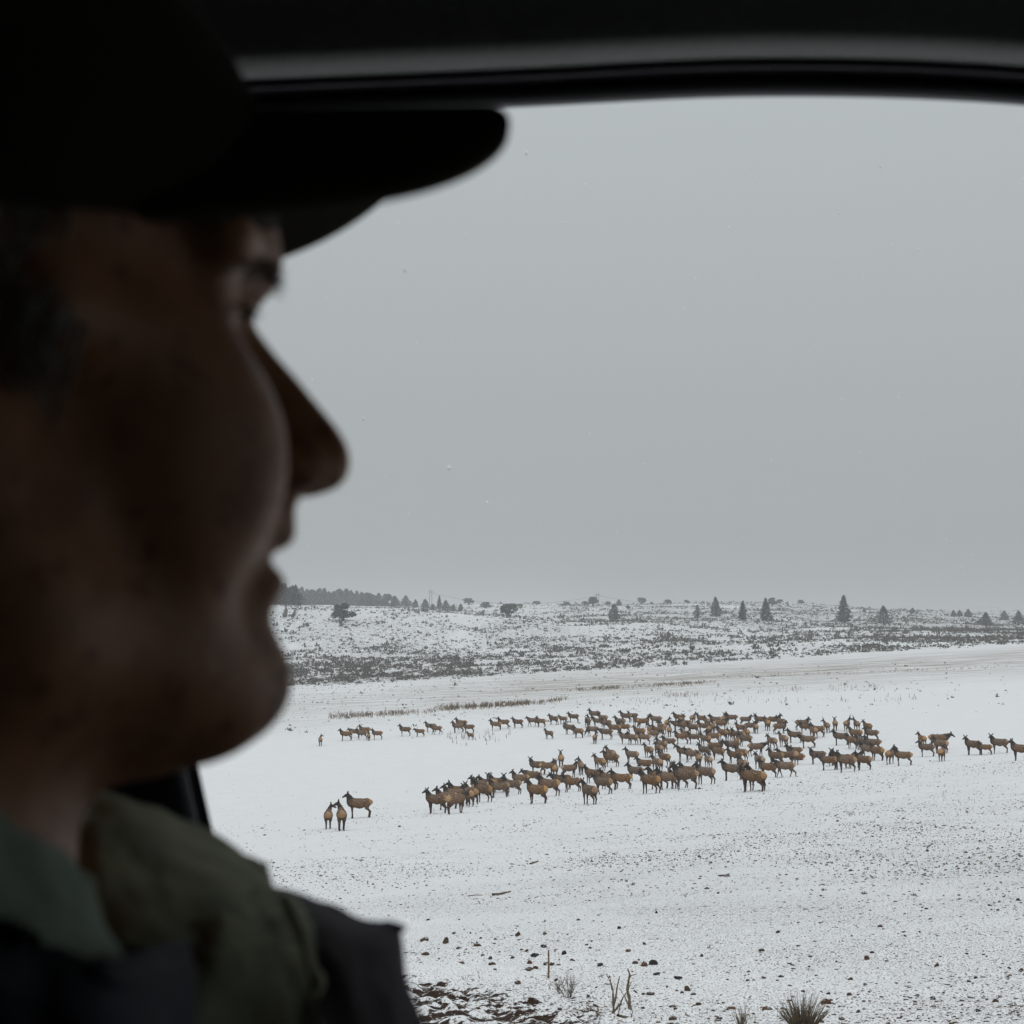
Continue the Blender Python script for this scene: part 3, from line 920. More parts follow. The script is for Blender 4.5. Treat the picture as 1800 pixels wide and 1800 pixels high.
    for a, b, ra, rb, k, kd, sy in prims:
        d = capsule(V, a, b, ra, rb, sy)
        m = d < best; best[m] = d[m]; kind[m] = names[kd]
    colr = np.array([ELK_BODY, ELK_DARK, (0.075, 0.052, 0.038), ELK_LEG, ELK_RUMP])[kind]
    zz = V[:, 2] + drop
    rump = np.clip((-0.66 - V[:, 0] + (zz - 1.25) * 0.35 - np.abs(V[:, 1]) * 0.1) / 0.04, 0, 1) * np.clip((zz - 0.70) / 0.1, 0, 1) * (kind != 3)
    colr = colr * (1 - rump[:, None]) + np.array(ELK_RUMP) * rump[:, None]
    belly = np.clip((0.86 - zz) / 0.08, 0, 1) * (kind == 0)
    colr = colr * (1 - 0.45 * belly[:, None]) + np.array((0.07, 0.045, 0.03)) * 0.45 * belly[:, None]
    sh = np.clip((V[:, 0] - 0.46) / 0.2, 0, 1) * (kind == 0)
    colr = colr * (1 - 0.6 * sh[:, None]) + np.array(ELK_DARK) * 0.6 * sh[:, None]
    set_attr(me, 'coat', colr, 'FLOAT_COLOR')
    me['poll'] = tuple(float(v) for v in hb); me['hd'] = tuple(float(v) for v in hd)
    me['lat'] = tuple(float(v) for v in lat); me['upn'] = tuple(float(v) for v in upn)
    return me

def antler_mesh(me):
    hb, hd, lat, upn = (np.array(me[k]) for k in ('poll', 'hd', 'lat', 'upn'))
    out = []
    for s in (-1, 1):
        V, Fc = [], []
        b = hb + upn * 0.08 + lat * (0.045 * s) + hd * 0.03
        pts = [b, b + upn * 0.16 + lat * (0.07 * s) - hd * 0.05, b + upn * 0.34 + lat * (0.13 * s) - hd * 0.06, b + upn * 0.50 + lat * (0.10 * s)]
        tube(V, Fc, pts, [0.026, 0.022, 0.017, 0.007], 6)
        tube(V, Fc, [pts[1], pts[1] + hd * 0.10 + upn * 0.08], [0.014, 0.005], 5)
        out.append(mesh_tubes('antler', V, Fc))
    return out

HERD = {}
# zone phrase : list of (x, y of the feet, pose code[, scale]) in the photograph
# L left, l left with head to the camera, W walking left, G grazing left, N neck stretched low left, C rear quarter facing left, c same with head turned to the camera,
# A from behind, a from behind with head turned left, b from behind with head turned right, R right, r head low right, Q rear quarter facing right, T toward the camera, K bedded, S/s spike bull left / from behind
def zone(name, rows):
    HERD[name] = rows
zone('the small far group at left', [(608, 1302, 'L'), (623, 1297, 'N', .95), (636, 1300, 'L'), (641, 1294, 'L'), (648, 1302, 'A', .72), (663, 1300, 'L', .9)])
zone('the second far group from the left', [(712, 1294, 'L'), (738, 1295, 'N', .82), (757, 1287, 'L'), (767, 1291, 'W')])
zone('the far huddle of four', [(805, 1288, 'L'), (811, 1282, 'L'), (824, 1289, 'l'), (827, 1300, 'C', .72)])
zone('the far line left of the herd', [(871, 1284, 'L'), (885, 1281, 'L'), (910, 1280, 'L'), (936, 1277, 'W'), (951, 1278, 'L'), (973, 1274, 'C'), (990, 1273, 'W', .9), (1008, 1270, 'L')])
zone("the herd's far left tip", [(1001, 1291, 'c'), (1017, 1297, 'C'), (1033, 1275, 'a'), (1045, 1266, 'L'), (1033, 1279, 'T', .9), (1051, 1278, 'L'), (1066, 1281, 'C'), (1060, 1272, 'L'), (1046, 1307, 'A', .85), (1065, 1300, 'N')])
zone('the back row, left part of the herd', [(1100, 1270, 'L'), (1090, 1280, 'C'), (1112, 1268, 'l'), (1119, 1277, 'C'), (1131, 1280, 'R'), (1153, 1276, 'L'), (1173, 1282, 'b'), (1080, 1292, 'N')])
zone('the second row, left part of the herd', [(1100, 1308, 'L', 1.05), (1097, 1290, 'L'), (1112, 1309, 'C'), (1124, 1298, 'L'), (1132, 1309, 'L'), (1142, 1295, 'a'), (1149, 1302, 'r'), (1157, 1296, 'L'), (1177, 1295, 'A'), (1176, 1316, 'L'), (1163, 1290, 'C')])
zone('the third row, left part of the herd', [(1140, 1332, 'C'), (1163, 1322, 'C'), (1158, 1330, 'C'), (1111, 1342, 'C'), (1168, 1347, 'C'), (1155, 1356, 'c'), (1117, 1373, 'C'), (1133, 1347, 'K')])
zone('the pair beside the gap in the herd', [(1074, 1348, 'L', 1.05), (1073, 1340, 'C')])
zone('the lower left cluster of the herd', [(1054, 1355, 'c'), (1021, 1362, 'a'), (986, 1348, 'A'), (945, 1362, 'l'), (962, 1362, 'R'), (976, 1367, 'A'), (1001, 1367, 'R'), (915, 1386, 'L'), (935, 1380, 'N'), (987, 1389, 'N')])
zone('the front of the lower left cluster', [(965, 1400, 'L', 1.08), (944, 1413, 'L'), (1005, 1392, 'L'), (1042, 1377, 'L'), (1060, 1396, 'W'), (1070, 1387, 'L'), (1092, 1388, 'L')])
zone('the front row, middle of the herd', [(1143, 1395, 'C'), (1157, 1387, 'L'), (1173, 1388, 'L'), (1192, 1386, 'l'), (1205, 1388, 'L', 1.08), (1240, 1379, 'C'), (1210, 1373, 'L'), (1195, 1370, 'L')])
zone('the back row, middle of the herd', [(1194, 1272, 'L'), (1198, 1278, 'A'), (1218, 1273, 'b'), (1233, 1274, 'c'), (1243, 1279, 'c'), (1258, 1277, 'L'), (1272, 1275, 'A'), (1286, 1273, 'L', 1.05)])
zone('the second row, middle of the herd', [(1203, 1286, 'L'), (1218, 1290, 'L'), (1237, 1288, 'L'), (1247, 1293, 'A'), (1193, 1286, 'N'), (1253, 1290, 'a'), (1268, 1284, 'R'), (1206, 1282, 'N')])
zone('the third row, middle of the herd', [(1270, 1303, 'C', 1.05), (1198, 1308, 'L'), (1220, 1308, 'L'), (1240, 1312, 'C'), (1253, 1308, 'L'), (1205, 1300, 'C', .9)])
zone('the fourth row, middle of the herd', [(1203, 1336, 'L'), (1216, 1340, 'L'), (1238, 1333, 'c'), (1262, 1336, 'N', 1.05), (1258, 1327, 'R'), (1228, 1347, 'A'), (1245, 1349, 'C', .88)])
zone('the thick knot right of the middle', [(1287, 1324, 'N'), (1295, 1316, 'A'), (1292, 1342, 'L'), (1303, 1338, 'C'), (1297, 1304, 'l'), (1310, 1312, 'L'), (1330, 1329, 'r', 1.05)])
zone('the back row, right part of the herd', [(1311, 1276, 'R'), (1337, 1277, 'l'), (1349, 1284, 'a'), (1361, 1278, 'R', 1.05), (1373, 1281, 'C'), (1302, 1291, 'c'), (1320, 1288, 'R'), (1328, 1289, 'A', .9), (1312, 1300, 'A')])
zone('the second row, right part of the herd', [(1371, 1290, 'R'), (1357, 1317, 'C'), (1377, 1313, 'C'), (1397, 1306, 'L'), (1420, 1315, 'N', 1.05), (1430, 1298, 'C'), (1410, 1284, 'R')])
zone('the front row, right part of the herd', [(1287, 1372, 'L', 1.05), (1305, 1362, 'C', 1.05), (1330, 1390, 'C'), (1350, 1367, 'L', 1.03), (1380, 1366, 'W'), (1364, 1346, 'L'), (1380, 1343, 'L'), (1397, 1344, 'a'), (1335, 1352, 'C')])
zone('the bedded elk right of the middle', [(1396, 1325, 'K', 1.0), (1401, 1336, 'K', .95)])
zone('the cluster right of the herd', [(1437, 1343, 'l'), (1456, 1354, 'N'), (1463, 1346, 'T'), (1488, 1357, 'L', 1.08), (1500, 1350, 'R'), (1518, 1354, 'C', .9), (1480, 1352, 'L')])
zone('the slanting line right of the herd', [(1478, 1310, 'L', 1.05), (1498, 1316, 'C'), (1504, 1303, 'C'), (1525, 1290, 'c'), (1515, 1318, 'C'), (1525, 1332, 'L'), (1542, 1337, 'C', 1.05), (1534, 1322, 'L')])
UNIQUE = [
    (563, 1311, 'b', .9, 'lone small elk seen from behind in brush at the far left edge'),
    (577, 1457, 'b', .95, 'left elk of the nose-to-nose pair nearest the man, pale rump showing'),
    (600, 1460, 'a', .95, 'right elk of the nose-to-nose pair nearest the man, head turned left'),
    (631, 1438, 'L', 1.05, 'single broadside elk facing left behind the nose-to-nose pair'),
    (965, 1299, 'c', .82, 'lone young elk standing apart between the far line and the herd'),
    (1041, 1294, 'G', .95, 'grazing elk with its head down at the left tip of the herd'),
    (1036, 1414, 'C', 1.0, 'elk with pale rump standing in front of the lower left cluster, nearest there'),
    (1322, 1392, 'l', 1.1, 'large heavy elk nearest the camera at the bottom of the herd'),
    (1565, 1343, 'b', 1.0, 'elk seen from behind looking back right, just left of the herd\'s right end'),
    (1588, 1346, 'L', .97, 'last elk at the right end of the slanting line, walking left'),
    (1629, 1330, 'L', 1.0, 'elk facing left in the right group, in front of a half hidden one'),
    (1621, 1312, 'c', .9, 'half hidden elk seen from behind, back of the right group'),
    (1651, 1318, 'r', 1.15, 'large elk with lowered head facing right, right group'),
    (1654, 1324, 'C', 1.0, 'elk with dark neck facing left in front of the large lowered-head one'),
    (1656, 1338, 'A', .88, 'small elk seen from behind at the front of the right group'),
    (1711, 1327, 'l', 1.0, 'left elk of the pair near the right edge, looking at the camera'),
    (1732, 1327, 'L', .78, 'low calf half hidden between the two elk near the right edge'),
    (1757, 1324, 'l', 1.05, 'right elk of the pair near the right edge, both ears spread'),
    (1795, 1337, 'L', 1.0, 'elk cut off by the right edge of the picture'),
    (767, 1430, 'L', 1.0, 'front elk at the left end of the lower left line, snow on its back'),
    (785, 1423, 'L', 1.0, 'elk close behind the front one at the left end of the line'),
    (802, 1430, 'Q', .95, 'elk seen from behind with bright rump, lowest in the lower left line'),
    (1285, 1302, 'a', .9, 'spike bull with tall thin antlers in the middle of the herd'),
    (1437, 1296, 'L', 1.05, 'broadside spike bull with antlers in front of the four lined up rumps'),
    (1453, 1288, 'a', 1.0, 'leftmost spike bull of the four seen from behind on the snow'),
    (1468, 1284, 'A', 1.0, 'antlerless elk seen from behind between the spike bulls, head straight up'),
    (1489, 1285, 'b', 1.0, 'spike bull seen from behind, head turned right, third of four'),
    (1506, 1285, 'a', 1.0, 'rightmost spike bull of the four seen from behind'),
    (1532, 1303, 'L', 1.0, 'broadside spike bull above the slanting line, lone on its right side'),
    (1416, 1290, 'l', .95, 'spike bull behind the broadside one, head up'),
]
zone('the lower left line of elk', [(797, 1416, 'L'), (806, 1412, 'L'), (822, 1418, 'C'), (828, 1414, 'C'), (849, 1410, 'C'), (836, 1403, 'A'), (877, 1402, 'L'), (900, 1397, 'L'), (875, 1392, 'l'), (862, 1396, 'A'), (843, 1398, 'L'), (857, 1394, 'L'), (889, 1393, 'A')])
SPIKES = {22, 23, 24, 26, 27, 28, 29}

POSE = {  # code: (mesh key, heading in degrees in the scene, words)
    'L': ('alert', 180, 'facing left'), 'l': ('lookout', 180, 'facing left, head turned to the camera'), 'W': ('walk', 180, 'walking left'),
    'G': ('graze', 180, 'grazing'), 'N': ('low', 180, 'facing left, neck held low'), 'C': ('alert2', 132, 'seen from rear left'),
    'c': ('look2', 125, 'rear left view, head turned'), 'A': ('alert', 92, 'seen from behind'), 'a': ('turnl', 95, 'from behind, looking left'),
    'b': ('turnr', 85, 'from behind, looking right'), 'R': ('alert2', 0, 'facing right'), 'r': ('low', 5, 'facing right, head low'),
    'Q': ('low', 60, 'seen from rear right'), 'T': ('alert2', -100, 'facing the camera'), 'K': ('bed', 165, 'lying down')}
ORD = 'zeroth first second third fourth fifth sixth seventh eighth ninth tenth eleventh twelfth thirteenth'.split()

if 'herd' in PARTS:
    me_elk = {
        'alert': [elk_mesh('elk', (0.22, 0.0, 0.47), 0.0, -0.12, (0.02, -0.05, 0.04, -0.06)), elk_mesh('elk', (0.27, 0.02, 0.42), 0.15, -0.05, (-0.04, 0.06, -0.08, 0.05), sag=0.03)],
        'alert2': [elk_mesh('elk', (0.24, 0.08, 0.45), 0.5, -0.12, (0.05, -0.05, 0.07, -0.09)), elk_mesh('elk', (0.25, 0.04, 0.43), 0.35, -0.2, (-0.03, 0.04, -0.05, 0.08))],
        'lookout': [elk_mesh('elk', (0.20, 0.06, 0.47), 1.25, -0.10, (0.03, -0.03, 0.05, -0.05))],
        'look2': [elk_mesh('elk', (0.20, 0.12, 0.45), 1.6, -0.10, (0.0, -0.03, 0.0, -0.05))],
        'turnl': [elk_mesh('elk', (0.28, 0.16, 0.46), 1.5, -0.08, (0.0, 0.0, 0.04, -0.04))],
        'turnr': [elk_mesh('elk', (0.28, -0.16, 0.46), -1.5, -0.08, (0.0, 0.0, -0.04, 0.04))],
        'walk': [elk_mesh('elk', (0.40, 0.0, 0.30), 0.0, -0.25, (0.24, -0.20, 0.22, -0.24))],
        'low': [elk_mesh('elk', (0.50, 0.0, 0.16), 0.1, -0.35, (0.08, -0.10, 0.12, -0.10)), elk_mesh('elk', (0.48, 0.04, 0.22), 0.2, -0.25, (-0.08, 0.05, -0.10, 0.08))],
        'graze': [elk_mesh('elk', (0.42, 0.0, -0.62), 0.0, -0.95, (0.10, -0.12, 0.05, -0.08))],
        'bed': [elk_mesh('elk', (0.28, 0.08, 0.40), 0.8, -0.08, bedded=True)],
    }
    for v in me_elk.values():
        for q in v: q.materials.append(bpy.data.materials.get('elk_coat') or mat_elk())
    m_antler = simple('antler_bone', (0.12, 0.085, 0.055), (0.07, 0.05, 0.035), 20, 0.6, 0.2)
    ant = {}
    er = random.Random(11)
    def put_elk(x, y, code, scale, label, group, spike=False):
        key, head, _ = POSE[code]
        me = er.choice(me_elk[key])
        g = ground_at(x, y)
        o = bpy.data.objects.new('elk', me)
        sc.collection.objects.link(o)
        view = math.degrees(math.atan2(g.x, g.y))
        o.location = g - Vector((0, 0, 0.03))
        o.rotation_euler = (0, 0, R(head - view + (er.uniform(-34, 12) if code in 'LNlW' else er.uniform(-20, 20))))
        s = scale * er.uniform(0.97, 1.09)
        o.scale = (s, s * er.uniform(0.95, 1.08), s * er.uniform(0.98, 1.03))
        tag(o, label, 'elk', group)
        if spike:
            k = me.name
            if k not in ant: ant[k] = antler_mesh(me)
            for q in ant[k]:
                a = link('antler', q, m_antler, o)
    for zname, rows in HERD.items():
        rows = sorted(rows, key=lambda r_: r_[0])
        for i, r_ in enumerate(rows):
            sc_ = r_[3] if len(r_) > 3 else 1.0
            kind = 'young elk' if sc_ < 0.85 else 'elk'
            words = f"{kind} {POSE[r_[2]][2]}, {ORD[i + 1]} from the left in {zname}"
            for cut in (', head turned to the camera', 'the '):
                while len(words.split()) > 16 and cut in words:
                    words = words.replace(cut, '', 1)
            if len(words.split()) > 16:
                words = f"{kind} {POSE[r_[2]][2].split(',')[0]}, {ORD[i + 1]} from left in {zname}".replace('the ', '')
            put_elk(r_[0], r_[1], r_[2], sc_, words, 'elk of the herd on the snowy field')
    for i, (x, y, c, s_, lab) in enumerate(UNIQUE):
        put_elk(x, y, c, s_, lab, 'elk of the herd on the snowy field', i in SPIKES)

# ------------------------------------------------------------------ trees on the hill
def conifer_meshes(seed, H_=10.0, W_=4.0, open_=0.0, nleaf=1500, crown_base=0.08):
    r_ = np.random.default_rng(seed)
    lean = r_.uniform(-0.02, 0.02, 2)
    V, Fc = [], []
    tube(V, Fc, [(0, 0, -0.5), (lean[0] * H_ * 0.3, 0, H_ * 0.4), (lean[0] * H_, lean[1] * H_, H_ * 0.98)], [0.032 * H_, 0.02 * H_, 0.004 * H_], 7)
    for _ in range(14):
        z = r_.uniform(0.12, 0.85) * H_; a = r_.uniform(0, 6.28); L = W_ * 0.45 * (1 - z / H_) ** 0.8
        tube(V, Fc, [(0, 0, z), (math.cos(a) * L, math.sin(a) * L, z - 0.06 * L)], [0.008 * H_, 0.003 * H_], 4)
    trunk = mesh_tubes('trunk', V, Fc)
    # foliage in whorls of drooping sprays
    n = nleaf
    tz = r_.beta(1.05, 1.25, n) * (1 - crown_base) + crown_base
    whorl = np.round(tz * 16) / 16 * 0.6 + tz * 0.4
    prof = (1 - tz ** 1.7) ** (0.8 + 0.12 * (seed % 4)) * (1.0 - 0.5 * np.clip((crown_base + 0.1 - tz) / 0.12, 0, 1))
    lump = 0.78 + 0.5 * r_.random(n) * (0.5 + 0.5 * np.sin(tz * 50))
    a = r_.random(n) * 2 * np.pi
    side = 1 + 0.22 * np.sin(a * 2 + seed) + 0.34 * np.sin(a * 3 + tz * 11 + seed * 2) + 0.16 * np.sin(tz * 31 + a + seed)
    rad = W_ / 2 * prof * side * lump * np.sqrt(r_.uniform(0.12, 1, n)) + 0.05
    C = np.stack([np.cos(a) * rad + lean[0] * tz * H_, np.sin(a) * rad + lean[1] * tz * H_, whorl * H_ - rad * 0.22 + r_.normal(0, 0.12, n)], 1)
    keep = r_.random(n) > open_ * (0.4 + 0.6 * (np.sin(a * 2 + tz * 14) > 0))
    return trunk, leaf_cloud('crown', C[keep], r_, 0.030 * H_ + 0.10, a[keep])

def round_meshes(seed, H_=5.0, W_=6.0, nleaf=2600):
    r_ = np.random.default_rng(seed)
    V, Fc = [], []
    cl = []
    for k in range(5):
        a = k * 1.3 + r_.random(); L = r_.uniform(0.2, 0.36) * W_; z = r_.uniform(0.4, 0.75) * H_
        tube(V, Fc, [(0, 0, -0.4), (math.cos(a) * L * 0.3, math.sin(a) * L * 0.3, z * 0.4), (math.cos(a) * L, math.sin(a) * L, z)], [0.03 * H_, 0.024 * H_, 0.008 * H_], 6)
    for k in range(26):
        a = r_.uniform(0, 6.28); q = math.sqrt(r_.random())
        zc = r_.uniform(0.24, 0.80)
        L = q * 0.38 * W_ * math.sqrt(max(0.02, 1 - ((zc - 0.42) / 0.46) ** 2))
        cl.append(((math.cos(a) * L, math.sin(a) * L, zc * H_), r_.uniform(0.09, 0.17) * W_))
    trunk = mesh_tubes('trunk', V, Fc)
    pts = []
    for c, rr in cl:
        m = nleaf // len(cl)
        d = r_.normal(size=(m, 3)); d /= np.linalg.norm(d, axis=1)[:, None]
        pts.append(np.array(c) + d * rr * (r_.uniform(0.25, 1, (m, 1)) ** 0.4) * np.array((1, 1, 0.75)))
    C = np.concatenate(pts)
    C[:, 2] = np.maximum(C[:, 2], 0.05 * H_)
    return trunk, leaf_cloud('crown', C, r_, 0.035 * H_ + 0.09, r_.random(len(C)) * 6.28)

def leaf_cloud(name, C, r_, size, ang):
    """many small folded sprays of needles, two triangles each"""
    n = len(C)
    out = np.stack([np.cos(ang), np.sin(ang), r_.uniform(-0.5, 0.5, n)], 1)
    out /= np.linalg.norm(out, axis=1)[:, None]
    sd = r_.normal(size=(n, 3)); sd -= (sd * out).sum(1)[:, None] * out; sd /= np.linalg.norm(sd, axis=1)[:, None]
    s = size * r_.uniform(0.6, 1.3, (n, 1))
    V = np.concatenate([C - out * s, C + sd * s * 0.45, C + out * s * 1.1 - np.array((0, 0, 0.2)) * s, C - sd * s * 0.45])
    k = np.arange(n)
    Fc = np.stack([k, k + n, k + 2 * n, k + 3 * n], 1)
    return mesh_np(name, V, Fc)

if 'trees' in PARTS:
    m_need = mat_foliage('conifer_needles', (0.030, 0.038, 0.030), (0.052, 0.060, 0.046), 0.30, 0.7, 1.3, 1.5)
    m_jun = mat_foliage('juniper_foliage', (0.036, 0.042, 0.032), (0.06, 0.062, 0.045), 0.22, 0.8, 1.35, 1.5)
    m_bark = simple('bark', (0.06, 0.045, 0.035), (0.035, 0.028, 0.022), 6, 0.9, 0.5, 0.02)
    con = [conifer_meshes(s, 10.0, w, o, 1700, cb) for s, w, o, cb in ((1, 5.0, 0.0, 0.06), (2, 4.2, 0.15, 0.08), (3, 5.6, 0.1, 0.1), (4, 3.6, 0.1, 0.05), (5, 6.2, 0.2, 0.12))]
    thin = conifer_meshes(9, 10.0, 4.4, 0.65, 1300, 0.15)
    jun = [round_meshes(s, 5.0, w) for s, w in ((11, 6.0), (12, 6.6), (13, 5.4))]
    def put_tree(x, y, hpx, wpx, meshes, name, label, cat, group, Y=None):
        g = ground_at(x, y)
        H0 = 10.0 if meshes not in jun else 5.0
        cr_ = meshes[1]
        co = np.empty(len(cr_.vertices) * 3, dtype=np.float32); cr_.vertices.foreach_get('co', co)
        co = co.reshape(-1, 3); hh = co[:, 2].max(); ww = (np.percentile(co[:, 0], 97) - np.percentile(co[:, 0], 3)) * 1.12
        s = hpx * g.y / F / hh; sw = wpx * g.y / F / ww
        root = empty(name, g, random.uniform(0, 6.28))
        root.scale = (sw, sw, s)
        tag(root, label, cat, group)
        link('trunk', meshes[0], m_bark, root)
        link('crown', meshes[1], m_jun if meshes in jun else m_need, root)
    # edge of the forest on the left ridge
    fx = [75, 90, 105, 118, 130, 155, 170, 185, 210, 228, 240, 265, 290, 310, 335, 350, 365, 395, 415, 440, 465, 485, 505, 520, 545, 575, 590, 620]
    ft = [72, 75, 78, 74, 75, 70, 78, 70, 80, 84, 85, 80, 80, 95, 95, 92, 85, 85, 92, 95, 100, 105, 108, 115, 110, 115, 115, 125]
    n = len(fx)
    for i, (cx, cty) in enumerate(zip(fx, ft)):
        x = 460 + cx / 2.647; top = 1000 + cty / 2.647
        base = np.interp(x, [480, 560, 640, 700], [1058.5, 1059.5, 1063, 1066.5])
        put_tree(x, base, base - top, 19 + (i * 7 % 6), con[(i * 3) % 5], 'pine_tree', f'grey-green pine in the ridge forest, {i + 1}{"st" if i % 10 == 0 and i != 10 else "nd" if i % 10 == 1 and i != 11 else "rd" if i % 10 == 2 and i != 12 else "th"} from its left end', 'tree', 'pines of the forest edge on the ridge')
    for i in range(34):   # depth of the wood behind the first row
        x = 478 + i * 6.1 + random.uniform(-2, 2)
        g = ground_at(x, 1059.5 if x < 600 else 1062)
        u = g.x / g.y
        Yb = g.y + random.uniform(18, 45)
        zb = terrain(u * Yb, Yb)[0]
        root = empty('pine_tree', (u * Yb, Yb, zb), random.uniform(0, 6))
        hgt = np.interp(x, [480, 560, 640, 700], [13.0, 12.0, 10, 8.0]) * random.uniform(0.85, 1.05) * 0.1
        root.scale = (hgt * 1.15, hgt * 1.15, hgt)
        tag(root, f'hazy back-row pine of the ridge forest, {nth(i + 1)} from its left end', 'tree', 'pines behind the forest edge')
        m = con[(i * 2) % 5]
        link('trunk', m[0], m_bark, root); link('crown', m[1], m_need, root)
    for cx, ct, cb, w, k, lab in ((670, 122, 177, 48, 2, 'broad pine where the ridge forest thins out'), (714, 141, 180, 32, 0, 'short pine just right of the broad one at the forest end'),
                                (761, 139, 189, 38, 4, 'pine left of the twin power poles'), (796, 163, 191, 26, 3, 'tiny pine right below the twin power poles'),
                                (826, 123, 190, 26, 1, 'tallest narrow pine right of the power poles'), (856, 145, 195, 42, 2, 'wide pine touching the tallest narrow one'),
                                (890, 165, 197, 30, 0, 'low bushy pine second from the right end of the row'), (925, 162, 197, 24, 3, 'small pointed pine at the right end of the row')):
        put_tree(460 + cx / 2.647, 1000 + cb / 2.647, (cb - ct) / 2.647, w / 2.647, con[k], 'pine_tree', lab, 'tree', 'pines at the end of the ridge forest')
    for cx, ct, cb, w, k, lab in ((378, 157, 241, 96, 0, 'large round juniper alone on the slope below the ridge forest'), (1153, 159, 224, 76, 1, 'dark spreading juniper in the middle of the snowy slope'),
                                (963, 135, 168, 46, 2, 'round juniper on the skyline, first right of the pine row'), (1045, 152, 184, 46, 0, 'juniper on the skyline, second right of the pine row'),
                                (1200, 162, 180, 27, 1, 'very small juniper just right of the dark spreading one'), (1280, 149, 167, 36, 2, 'flat little juniper on the skyline, third right of the pine row'),
                                (1415, 151, 172, 42, 0, 'low wide juniper on the skyline left of the second power pole'), (1505, 149, 172, 28, 1, 'small juniper touching the taller tree by the second power pole'),
                                (1541, 129, 176, 46, 2, 'tall rounded juniper beside the second power pole'), (1610, 150, 170, 30, 0, 'low juniper right of the second power pole'),
                                (1766, 127, 160, 38, 1, 'round juniper standing clear on the middle of the skyline'), (1705, 169, 190, 22, 2, 'small shrubby juniper below the skyline near the dark narrow pine')):
        put_tree(460 + cx / 2.647, 1000 + cb / 2.647, (cb - ct) / 2.647, w / 2.647, jun[k], 'juniper_tree', lab, 'tree', 'junipers on the hill')
    for cx, ct, cb, w, k, lab in ((1661, 142, 170, 24, 3, 'little pointed pine on the skyline right of the second power pole'), (1640, 158, 238, 46, 0, 'dark narrow pine below the skyline right of the second power pole')):
        put_tree(460 + cx / 2.647, 1000 + cb / 2.647, (cb - ct) / 2.647, w / 2.647, con[k], 'pine_tree', lab, 'tree', 'lone pines on the hill')
    for cx, ct, cb, w, k, lab in ((366, 129, 222, 46, 1, 'pine on the brushy slope, first of the lone ones right of mid picture'), (491, 147, 238, 32, 3, 'slender pine, second of the lone ones'),
                                (600, 134, 243, 50, 2, 'tall pine beside a round juniper on the skyline'), (961, 122, 250, 60, 1, 'tallest lone pine, pointed, dark, right of the middle of the hill'),
                                (1148, 169, 258, 48, 4, 'blunt-topped dark pine right of the tallest lone one'), (1473, 191, 222, 26, 0, 'small hazy pine in the dip, leftmost of three'),
                                (1500, 191, 222, 20, 3, 'smallest hazy pine in the dip, middle of three'), (1540, 186, 224, 36, 2, 'round-topped hazy pine in the dip, rightmost of three'),
                                (1622, 201, 264, 52, 2, 'dark broad pine in the brush near the right edge'), (1708, 194, 238, 36, 0, 'pine on the far slope near the right edge'),
                                (1774, 194, 262, 46, 4, 'tall hazy pine at the right edge of the picture'), (1282, 180, 204, 18, 3, 'faint tiny pine on the falling skyline')):
        put_tree(1120 + cx / 2.647, 1000 + cb / 2.647, (cb - ct) / 2.647, w / 2.647, con[k], 'pine_tree', lab, 'tree', 'lone pines on the hill')
    put_tree(1120 + 282 / 2.647, 1000 + 236 / 2.647, 70 / 2.647, 34 / 2.647, thin, 'bare_tree', 'thin open tree with few needles left of the first lone pine', 'tree', 'lone pines on the hill')
    for cx, ct, cb, w, k, lab in ((68, 153, 166, 16, 0, 'tiny bush-like juniper on the skyline beside the clear-standing round one'), (142, 141, 167, 33, 1, 'round juniper on the skyline left of the lone pines'),
                                (231, 144, 161, 26, 2, 'small flat juniper on the skyline left of the lone pines'), (630, 132, 172, 44, 0, 'round juniper on the skyline touching the tall pine'),
                                (665, 141, 164, 28, 1, 'smaller juniper on the skyline right of the round one'), (763, 143, 166, 27, 2, 'little round juniper alone on the skyline before the tallest pine')):
        put_tree(1120 + cx / 2.647, 1000 + cb / 2.647, (cb - ct) / 2.647, w / 2.647, jun[k], 'juniper_tree', lab, 'tree', 'junipers on the hill')

    # two H-frame power line structures and their wires
    m_pole = simple('weathered_pole', (0.11, 0.10, 0.09), (0.08, 0.07, 0.065), 3, 0.9, 0.2, 0.01)
    tops = []
    for x, yb, yt, lab in ((757, 1064, 1036.5, 'twin wooden power poles with crossarm standing behind the pine row'), (1050.5, 1063, 1042, 'twin wooden power poles with crossarm among junipers on the skyline')):
        g = ground_at(x, yb)
        if g.y < 900: 
            u = g.x / g.y; g = Vector((u * 1250, 1250, terrain(u * 1250, 1250)[0]))
        ztop = ray(x, yt)[1] * g.y
        hgt = ztop - g.z
        root = empty('power_pole', g)
        tag(root, lab, 'power pole', 'power line over the hill')
        for s in (-1, 1):
            V, Fc = [], []
            tube(V, Fc, [(s * 1.05, 0, -1), (s * 1.02, 0, hgt)], [0.24, 0.17], 7)
            link('pole', mesh_tubes('pole', V, Fc), m_pole, root)
        V, Fc = [], []
        tube(V, Fc, [(-2.2, 0, hgt * 0.86), (2.2, 0, hgt * 0.86)], [0.16, 0.16], 6)
        link('crossarm', mesh_tubes('crossarm', V, Fc), m_pole, root)
        V, Fc = [], []
        for q in (-2.0, 0, 2.0):
            tube(V, Fc, [(q, 0, hgt * 0.86), (q, 0, hgt * 0.86 - 0.9)], [0.08, 0.08], 5)
        link('insulators', mesh_tubes('insulators', V, Fc), m_pole, root)
        tops.append(g + Vector((0, 0, hgt * 0.86 - 0.9)))
    V, Fc = [], []
    dv = (tops[1] - tops[0])
